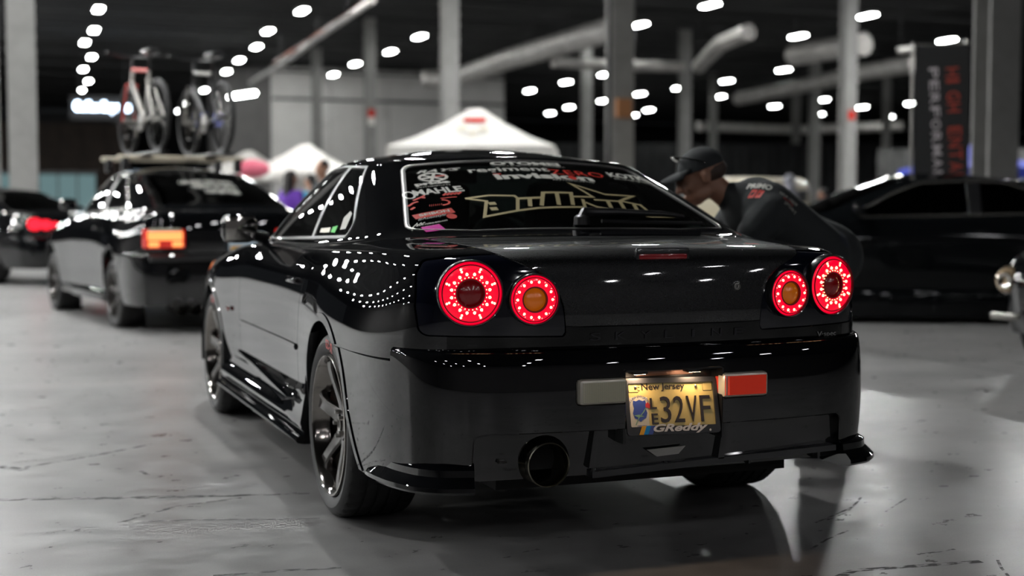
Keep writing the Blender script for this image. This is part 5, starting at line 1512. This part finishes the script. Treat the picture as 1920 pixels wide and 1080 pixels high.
def parked_cars():
    # hatch with bicycles
    h = (-.16, .987)
    car, warp, sy = other_car('hatchback', (-.07, 8.5), h, 'black hatchback carrying two bicycles on roof bars, orange-lit tail lamp', wheel_y=(0, 2.55), hatch=.42, zs=1.115, R=.31)
    for sd in (-1, 1): tail_block(car, sd, .60, -.86, .83, .36, .165)
    MB().box((0, -.955, .66), (1.5, .05, .05), bev=.01).build('bumper_strip', M['trim'], car)
    tx = ['CAR AUDIO AND TUNING', 'WINDOW TINT SERVICE', 'CUSTOM WORK']
    for i, t in enumerate(tx):
        v, F, a = text_mesh(t, off=.02); W_ = .52-.09*i
        px = .27-W_+W_*v[:, 0]; py = .10-.095*i+.06*v[:, 1]
        P, N = S1.invert(abs(px), py, (0, 1), 19, 12.5); P = P.copy(); P[:, 0] = px; Q = warp(P); Q[:, 1] -= .012; Q[:, 2] += .006
        mk('window_lettering', Q, F, M['white_vinyl'], car, smooth=False)
    MB().box((.12, -.955, .80), (.32, .02, .165), bev=.008).build('license_plate', mat('white_plate_glow', (.5, .58, .62), .4, emis=(.5, .7, .9), es=.12), car)  # faint emission on the plate stands in for a plate lamp
    MB().box((.12, -.967, .74), (.30, .004, .04)).build('plate_yellow_band', M['orange_vinyl'], car)
    for x in (-.50, -.37, -.20, -.07): MB().lathe([(-1.02, .052), (-1.03, .058), (-.9, .056), (-.75, .05)], n=20, axis='y', c=(x, 0, .215)).build('tail_pipe', M['chrome'], car)
    # roof rack and bicycles are things of their own
    R_ = Matrix.Rotation(math.atan2(-h[0], h[1]), 4, 'Z'); O = Vector((-.07, 8.5, 0))
    def at(x, y, z): return O+(R_ @ Vector((x, y, z)))
    rz = math.atan2(-h[0], h[1])
    rack = empty('roof_rack', at(0, .55, 0), rz=rz, label='pair of silver bars across the roof of the bicycle car', cat='roof rack')
    for y in (0, .62):
        MB().box((0, y, 1.585), (1.26, .06, .045), bev=.012).build('crossbar', M['plate_pale'], rack)
        for sx in (-.56, .56): MB().box((sx, y, 1.52), (.07, .09, .14), bev=.02).build('foot', M['trim'], rack)
    for x, l, fm, ac, dz in ((-.36, 'white and red bicycle standing on the roof rack, nearer the lit tail lamp', M['canvas_white'], mat('red_fork', (.6, .08, .07), .4), 0),
                         (.26, 'black bicycle standing at the far end of the roof rack', M['trim'], M['steel'], 0)):
        b = bicycle(at(x, .10, 1.625), rz, l, fm, ac)
        tr = MB().box((0, .52, -.005), (.09, 1.45, .025), bev=.006).build('wheel_tray', M['trim'], b)
    # far left car: side and rear, round red lamps
    car, warp, sy = other_car('sedan', (-1.31, 17.0), (-.60, .80), 'dark sedan far off with a cluster of round red tail lamps', zs=1.05, hatch=.1)
    for sd in (-1, 1):
        for x, z, r in ((.50, .86, .07), (.66, .87, .085), (.35, .85, .05)):
            MB().lathe([(-.97, 0), (-.97, r*.8), (-.965, r), (-.88, r)], n=20, axis='y', c=(sd*x, .02 if x < .6 else .05, z)).build('tail_lamp', M['lens_pod'], car)
    # dark car on the right, side on
    car, warp, sy = other_car('sedan', (7.78, 6.20), (-.891, .454), 'dark unlit sedan standing side-on under the banner', wheel_y=(0, 3.0), zs=1.07, low=True, paint=M['dull_paint'], hatch=.5)
    MB().box((0, 1.45, .14), (1.5, 2.0, .14)).build('shade_pan', M['under'], car, smooth=False)  # added slab that blocks light, keeps the floor under the car dark
    MB().box((0, -.70, .20), (1.55, .40, .20), bev=.04).build('rear_shade_skirt', M['dull_paint'], car); MB().box((0, 3.75, .20), (1.55, .40, .20), bev=.04).build('front_shade_skirt', M['dull_paint'], car)  # added at both ends to keep light from under the car
    # nose at the right edge
    car, warp, sy = other_car('sedan', (8.02, 3.30), (-.95, -.31), 'black car nose with round headlamp at the picture edge', zs=1.0)
    for sd in (-1, 1):
        hl = MB().lathe([(3.40, .0), (3.42, .05), (3.40, .085), (3.36, .10), (3.2, .10)], n=28, axis='y', c=(sd*.66, -.02, .60)).build('headlamp', M['glass_head'], car)
        MB().lathe([(3.425, .03), (3.43, .05), (3.415, .055)], n=24, axis='y', c=(sd*.66, -.02, .60)).build('lamp_ring', M['chrome'], hl)
        MB().box((sd*.60, 3.48, .36), (.22, .03, .05), bev=.01).build('fog_lamp', M['chrome_dull'], car)
    # cream van roof behind the leaning man
    van = empty('van', (14.0, 21.8, 0), rz=.35, label='cream-white van roof seen behind the back of the leaning man', cat='van')
    MB().box((-.3, 0, 1.30), (2.4, 1.7, .92), bev=.22).build('van_body', mat('cream_paint', (.62, .56, .42), .35, 0, .6), van)
    MB().box((0, 0, .62), (3.5, 1.75, .62), bev=.15).build('lower_body', mat('cream_paint_low', (.60, .54, .42), .35, 0, .6), van)
    MB().box((-.3, -.855, 1.36), (1.9, .03, .26), bev=.01).build('side_windows', M['trim'], van)
    for x in (-1.1, 1.1):
        for y in (-.75, .75): MB().lathe([(-.1, 0), (-.1, .2), (-.1, .32), (.1, .32), (.1, .2), (.1, 0)], n=24, axis='y', c=(x, y, .32)).build('wheel', M['tyre'], van)
M['glass_head'] = mat('amber_headlamp', (.30, .22, .14), .12, .5, 1.0)
M['dull_paint'] = mat('dark_dull_paint', (.003, .0035, .004), .5, 0, .5, .06, spec=0)
# ------------------------------------------------------------------ people: overlapping tapered shapes fused into one skin by voxel remeshing
def fuse(name, mb, vox, m, parent, smooth_it=6, **k):
    me = bpy.data.meshes.new(name); me.from_pydata([tuple(p) for p in mb.V], [], mb.F); me.materials.append(m)
    o = bpy.data.objects.new(name, me); COL.objects.link(o)
    r = o.modifiers.new('r', 'REMESH'); r.mode = 'VOXEL'; r.voxel_size = vox
    s = o.modifiers.new('s', 'SMOOTH'); s.factor = .5; s.iterations = smooth_it
    dg = bpy.context.evaluated_depsgraph_get(); new = bpy.data.meshes.new_from_object(o.evaluated_get(dg))
    o.modifiers.clear(); o.data = new; new.name = name
    if not new.materials: new.materials.append(m)
    new.shade_smooth()
    if parent: o.parent = parent
    return tag(o, **k)

def cap(mb, a, b, r0, r1, n=14, k=5):
    a = Vector(a); b = Vector(b); d = (b-a); L = max(1e-6, d.length); d = d/L
    pts = []; rs = []
    for i in range(k): t = math.pi/2*i/k; pts.append(a-d*(r0*math.cos(t))); rs.append(max(.0008, r0*math.sin(t)))
    for i in range(4): t = i/3; pts.append(a+(b-a)*t); rs.append(r0+(r1-r0)*t)
    for i in range(1, k+1): t = math.pi/2*i/k; pts.append(b+d*(r1*math.sin(t))); rs.append(max(.0008, r1*math.cos(t)))
    # drop coincident points
    mb.tube(pts, rs, n)

def basis(fwd, up):
    f = Vector(fwd).normalized(); r = f.cross(Vector(up)).normalized(); u = r.cross(f)
    return Matrix((r, f, u)).transposed()

def head(mb, c, B, s=1.0):
    c = Vector(c)
    def E(p, r): mb.sphere(c+B @ (Vector(p)*s), tuple(a*s for a in r), 16, 12, R=B)
    E((0, -.018, .028), (.076, .098, .088)); E((0, .020, -.020), (.066, .078, .090)); E((0, .045, -.078), (.044, .045, .040)); E((0, .072, -.104), (.022, .020, .018))
    E((0, .080, .028), (.052, .018, .014)); E((0, .088, -.068), (.024, .014, .007)); E((0, .086, -.080), (.021, .014, .007))
    for sx in (-1, 1):
        E((sx*.040, .062, -.030), (.024, .026, .022)); E((sx*.083, -.012, -.010), (.011, .021, .033)); E((sx*.050, .02, -.075), (.016, .040, .022))
    cap(mb, c+B @ (Vector((0, .090, .018))*s), c+B @ (Vector((0, .110, -.034))*s), .009*s, .013*s, 10, 4)
    for sx in (-1, 1): E((sx*.011, .098, -.038), (.010, .012, .009))

def face_bits(parent, c, B, s=1.0):
    c = Vector(c)
    for sx in (-1, 1):
        MB().sphere(c+B @ Vector((sx*.031, .068, .004)), (.013, .012, .011), 12, 8, R=B).build('eye', M['eye_white'], parent)
        MB().sphere(c+B @ Vector((sx*.031, .0778, .003)), (.0055, .004, .0055), 10, 6, R=B).build('iris', M['hair'], parent)
        MB().tube([c+B @ Vector((sx*.014, .095, .030)), c+B @ Vector((sx*.034, .091, .036)), c+B @ Vector((sx*.052, .076, .028))], [.003, .0045, .0025], 6).build('eyebrow', M['hair'], parent)

def hand(mb, w, d, up, s=1.0, side=1):
    """palm plus five bent fingers; w wrist, d direction, up back of the hand"""
    B = basis(d, up); w = Vector(w)
    P = lambda x, y, z: w+B @ (Vector((x, y, z))*s)
    cap(mb, P(-.012, .02, 0), P(-.020, .080, -.004), .020*s, .015*s); cap(mb, P(.012, .02, 0), P(.020, .078, -.004), .020*s, .014*s); cap(mb, P(0, .02, 0), P(0, .084, 0), .021*s, .015*s)
    for x, L in ((-.030, .068), (-.010, .078), (.010, .072), (.029, .056)):
        cap(mb, P(x, .085, 0), P(x*1.1, .085+L*.45, -.008), .0095*s, .0088*s, 8, 3); cap(mb, P(x*1.1, .085+L*.45, -.008), P(x*1.12, .085+L*.78, -.026), .0088*s, .0078*s, 8, 3); cap(mb, P(x*1.12, .085+L*.78, -.026), P(x*1.12, .085+L*.92, -.045), .0078*s, .0068*s, 8, 3)
    cap(mb, P(-side*.024, .025, -.004), P(-side*.050, .055, -.016), .013*s, .011*s, 8, 3); cap(mb, P(-side*.050, .055, -.016), P(-side*.052, .088, -.030), .0105*s, .0085*s, 8, 3)

M['eye_white'] = mat('eye_white', (.5, .47, .44), .3)

def leaning_man():
    root = empty('person', (1.62, .55, 0), label='man in black printed T-shirt and dark cap bending towards the side window', cat='person')
    O = Vector((1.62, .55, 0))
    G = lambda p: Vector(p)-O
    hip = Vector((1.545, .56, .905)); chest = Vector((1.27, .63, 1.095)); neck = Vector((1.135, .67, 1.165)); hc = Vector((1.02, .715, 1.245))
    fwd = Vector((-.86, .33, -.34)).normalized()      # gaze: towards the window and down
    B = basis(fwd, (-.15, .02, 1))
    acr = Vector((.16, .98, 0))                      # across the shoulders
    body = MB()
    head(body, G(hc), B, 1.05)
    cap(body, G(neck+Vector((.02, 0, -.03))), G(hc+B @ Vector((0, -.035, -.055))), .060, .054)
    cap(body, G(hip), G(chest+Vector((0, 0, -.02))), .115, .115)
    sh = [chest+Vector((-.03, 0, -.02))+acr*s*.175 for s in (-1, 1)]
    el = [Vector((1.10, .46, .93)), Vector((1.18, .92, .90))]
    wr = [Vector((.985, .55, .99)), Vector((1.02, .86, .99))]
    hd = [Vector((-.9, .25, -.02)), Vector((-.9, -.10, -.02))]
    for i in range(2):
        cap(body, G(sh[i]), G(el[i]), .052, .042); cap(body, G(el[i]), G(wr[i]), .041, .027); hand(body, G(wr[i]), hd[i], (0, 0, 1), .95, side=(-1 if i == 0 else 1))
    # legs
    for s, fx in ((-1, .02), (1, .10)):
        hj = hip+acr*s*.09; kn = Vector((1.46+fx, .50+s*.13+.04, .50)); an = Vector((1.52+fx, .52+s*.15+.03, .09))
        cap(body, G(hj), G(kn), .085, .058); cap(body, G(kn), G(an), .056, .036)
        cap(body, G(an+Vector((.02, 0, -.035))), G(an+Vector((-.16, 0, -.052))), .040, .032)
    bo = fuse('body', body, .0075, M['skin'], root, 4)
    face_bits(root, G(hc), B, 1.05)
    # T-shirt
    s = MB()
    cap(s, G(hip+Vector((.05, 0, -.03))), G(hip+Vector((-.16, .02, .055))), .160, .158); cap(s, G(hip+Vector((-.16, .02, .055))), G(chest+Vector((-.01, 0, -.015))), .158, .158)
    for sg in (-1, 1):
        cap(s, G(hip+acr*sg*.07+Vector((-.02, 0, -.02))), G(chest+acr*sg*.11), .135, .125)
        cap(s, G(chest+acr*sg*.08+Vector((-.02, 0, .03))), G(neck+acr*sg*.02+Vector((.02, 0, -.01))), .095, .062)
    for i in range(2):
        cap(s, G(sh[i]+Vector((.02, 0, .0))), G(sh[i]+(el[i]-sh[i])*.62), .098, .074)
    cap(s, G(chest+Vector((-.06, 0, .02))), G(neck+Vector((.015, 0, -.02))), .10, .068)
    shirt = fuse('t_shirt', s, .010, M['black_cotton'], root, 8)
    # jeans and shoes
    j = MB(); cap(j, G(hip+Vector((.03, 0, -.02))), G(hip+Vector((.02, 0, -.08))), .155, .150)
    for s_, fx in ((-1, .02), (1, .10)):
        hj = hip+acr*s_*.09; kn = Vector((1.46+fx, .50+s_*.13+.04, .50)); an = Vector((1.52+fx, .52+s_*.15+.03, .11))
        cap(j, G(hj), G(kn), .105, .078); cap(j, G(kn), G(an), .076, .064)
        sh_ = MB(); cap(sh_, G(an+Vector((.03, 0, -.055))), G(an+Vector((-.17, 0, -.062))), .052, .044)
        fuse('shoe', sh_, .010, M['trim'], root, 3)
    fuse('jeans', j, .012, M['denim'], root, 6)
    # cap with brim
    c = G(hc); hb = MB()
    V = []; F = []; nu, nv = 28, 8
    for i in range(nv+1):
        th = math.pi*.53*i/nv
        for q in range(nu):
            ph = 2*math.pi*q/nu; V.append(c+B @ Vector((.088*math.sin(th)*math.cos(ph), -.014+.108*math.sin(th)*math.sin(ph), .034+.090*math.cos(th))))
    for i in range(nv):
        for q in range(nu): F.append((i*nu+q, (i+1)*nu+q, (i+1)*nu+(q+1) % nu, i*nu+(q+1) % nu))
    crown = hb.add(V, F).build('cap_crown', M['black_cotton'], root, sharp=60)
    bm_ = MB(); V = []; F = []
    for i in range(13):
        a = math.radians(20+140*i/12)
        for r, dz in ((0, 0), (.45, -.006), (1, -.020)):
            V.append(c+B @ Vector(((.080)*math.cos(a), .070*math.sin(a)+.015+r*.092*math.sin(a)**.5, .046+dz*.6-.006*abs(math.cos(a))*4*r)))
    for i in range(12):
        for q in range(2): F.append((i*3+q, (i+1)*3+q, (i+1)*3+q+1, i*3+q+1))
    br = bm_.add(V, F).build('cap_brim', M['black_cotton'], root, sharp=60); md = br.modifiers.new('s', 'SOLIDIFY'); md.thickness = .004; md.offset = 0
    hairm = MB(); hairm.sphere(c+B @ Vector((0, -.034, .004)), (.0765, .0915, .060), 18, 12, R=B); hairm.build('hair', mat('short_hair', (.06, .04, .032), .7), root)
    # sunglasses pushed up on the cap
    g = MB()
    for sx in (-1, 1):
        V = []
        g.sphere(c+B @ Vector((sx*.034, .080, .106)), (.031, .008, .020), 14, 8, R=B @ Matrix.Rotation(math.radians(-35), 3, 'X'))
        g.tube([c+B @ Vector((sx*.062, .074, .110)), c+B @ Vector((sx*.090, .036, .092)), c+B @ Vector((sx*.094, -.03, .052))], .0035, 6)
    g.tube([c+B @ Vector((-.01, .088, .108)), c+B @ Vector((.01, .088, .108))], .003, 6)
    g.build('sunglasses', M['chrome'], root, label='mirrored sunglasses pushed up on the cap')
    # print on the shirt back, laid on the cloth
    dg = bpy.context.evaluated_depsgraph_get(); dg.update()
    from mathutils.bvhtree import BVHTree
    bv = BVHTree.FromPolygons([v.co.copy() for v in shirt.data.vertices], [tuple(p.vertices) for p in shirt.data.polygons])
    ax = (hip-neck).normalized(); view = Vector((-.45, -.80, .55)).normalized(); across = ax.cross(view).normalized(); up_ = -across if across.z < 0 else across
    def lay(nm, pts, faces, m, org, dx, dy):
        V = []
        for u, v in pts:
            p = org+dx*u+dy*v+view*.4
            hit = bv.ray_cast(p, -view)
            V.append((hit[0]+hit[1]*.003) if hit[0] is not None else p-view*.4)
        mk(nm, V, faces, m, root, smooth=False)
    dx = (ax*.93+up_*-.0).normalized(); dy = up_
    def ltext(t, org, w_, h_, m, **k):
        v, F, a = text_mesh(t, **k); lay('shirt_lettering', [(p[0]*w_, p[1]*h_) for p in v], F, m, org, dx, dy)
    o0 = G(neck)+ax*.10-up_*.005
    ltext('PRIMO', o0, .125, .034, M['white_vinyl'], off=.04)
    for q in (0, .034):
        pts = [(.030+q, -.050), (.058+q, -.050), (.066+q, -.008), (.038+q, -.008)]; lay('shirt_red_block', pts, [(0, 1, 2, 3)], M['red_ink2'], o0, dx, dy)
    o1 = G(neck)+ax*.265-up_*.005
    ltext('YOUR CREW', o1, .095, .020, M['white_vinyl']); ltext('AUTO', o1+ax*.03-up_*.018, .05, .015, M['red_ink2']); ltext('SPORT', o1+ax*.045-up_*.040, .06, .018, M['white_vinyl'])
M['red_ink2'] = mat('red_shirt_print', (.55, .03, .02), .6)

def stander(loc, rz, shirt, lbl, h=1.7, hair='long', pants=None, skin=None, hood=False):
    root = empty('person', (loc[0], loc[1], 0), rz=rz, label=lbl, cat='person'); s = h/1.75
    P = lambda *a: Vector(a)*s
    B = basis((0, 1, -.1), (0, 0, 1)); b = MB(); hc = P(0, .02, 1.62)
    head(b, hc, B, s); cap(b, P(0, 0, 1.40), P(0, .005, 1.56), .055*s, .05*s); cap(b, P(0, 0, .98), P(0, 0, 1.32), .12*s, .13*s)
    for sx in (-1, 1):
        cap(b, P(sx*.18, 0, 1.38), P(sx*.22, -.02, 1.10), .045*s, .038*s); cap(b, P(sx*.22, -.02, 1.10), P(sx*.19, .18, .98), .036*s, .025*s); hand(b, P(sx*.19, .18, .98), (0, 1, 0), (sx, 0, .2), .9*s, side=sx)
        cap(b, P(sx*.09, 0, .92), P(sx*.10, .01, .50), .085*s, .055*s); cap(b, P(sx*.10, .01, .50), P(sx*.10, 0, .09), .053*s, .035*s); cap(b, P(sx*.10, 0, .05), P(sx*.11, .15, .035), .04*s, .03*s)
    fuse('body', b, .014, M['skin'], root, 3); face_bits(root, hc, B)
    t = MB(); cap(t, P(0, 0, .95), P(0, 0, 1.10), .155*s, .14*s); cap(t, P(0, 0, 1.10), P(0, 0, 1.30), .14*s, .155*s)
    for sx in (-1, 1): cap(t, P(sx*.06, 0, 1.22), P(sx*.14, 0, 1.37), .12*s, .075*s); cap(t, P(sx*.17, 0, 1.37), P(sx*.215, -.01, 1.18 if not hood else 1.05), .07*s, .055*s)
    if hood: t.sphere(hc+Vector((0, -.03, .0)), (.11*s, .12*s, .14*s), 16, 10); cap(t, P(0, -.02, 1.36), P(0, -.03, 1.52), .12*s, .09*s)
    fuse('hooded_top' if hood else 'shirt', t, .015, shirt, root, 5)
    j = MB(); cap(j, P(0, 0, .93), P(0, 0, .97), .145*s, .14*s)
    for sx in (-1, 1): cap(j, P(sx*.09, 0, .90), P(sx*.10, .01, .50), .10*s, .075*s); cap(j, P(sx*.10, .01, .50), P(sx*.10, 0, .12), .072*s, .06*s)
    fuse('trousers', j, .018, pants or M['denim'], root, 4)
    if not hood:
        hm = MB(); hm.sphere(hc+B @ Vector((0, -.026, .030)), (.084*s, .100*s, .088*s), 16, 10, R=B)
        if hair == 'long': cap(hm, hc+Vector((0, -.06, .02)), hc+Vector((0, -.09, -.26)), .085*s, .075*s)
        fuse('hair', hm, .014, M['hair'], root, 3)
    return root

def people():
    leaning_man()
    stander((2.19, 15.1), -1.0, mat('purple_cotton', (.10, .025, .30), .8), 'woman in a purple top with long dark hair seen past the coupe pillar', 1.66)
    stander((2.75, 16.3), .6, mat('sky_blue_cotton', (.05, .38, .62), .8), 'person in a bright blue top between two others by the small tent', 1.64, hair='short')
    stander((2.40, 13.96), 2.0, M['black_cotton'], 'dark haired man whose head shows above the coupe window frame', 1.78, hair='short')
    stander((12.76, 18.56), .3, mat('grey_sweat_cotton', (.30, .30, .34), .9), 'person in a grey hooded top before the cream van', 1.76, hood=True)
    stander((14.1, 19.4), .9, mat('bright_red_cotton', (.50, .015, .015), .8), 'person in a red shirt beside the cream van', 1.5, hair='short')
hall()
coupe = build_coupe()
wiper(coupe)
stickers(coupe)
parked_cars()
people()
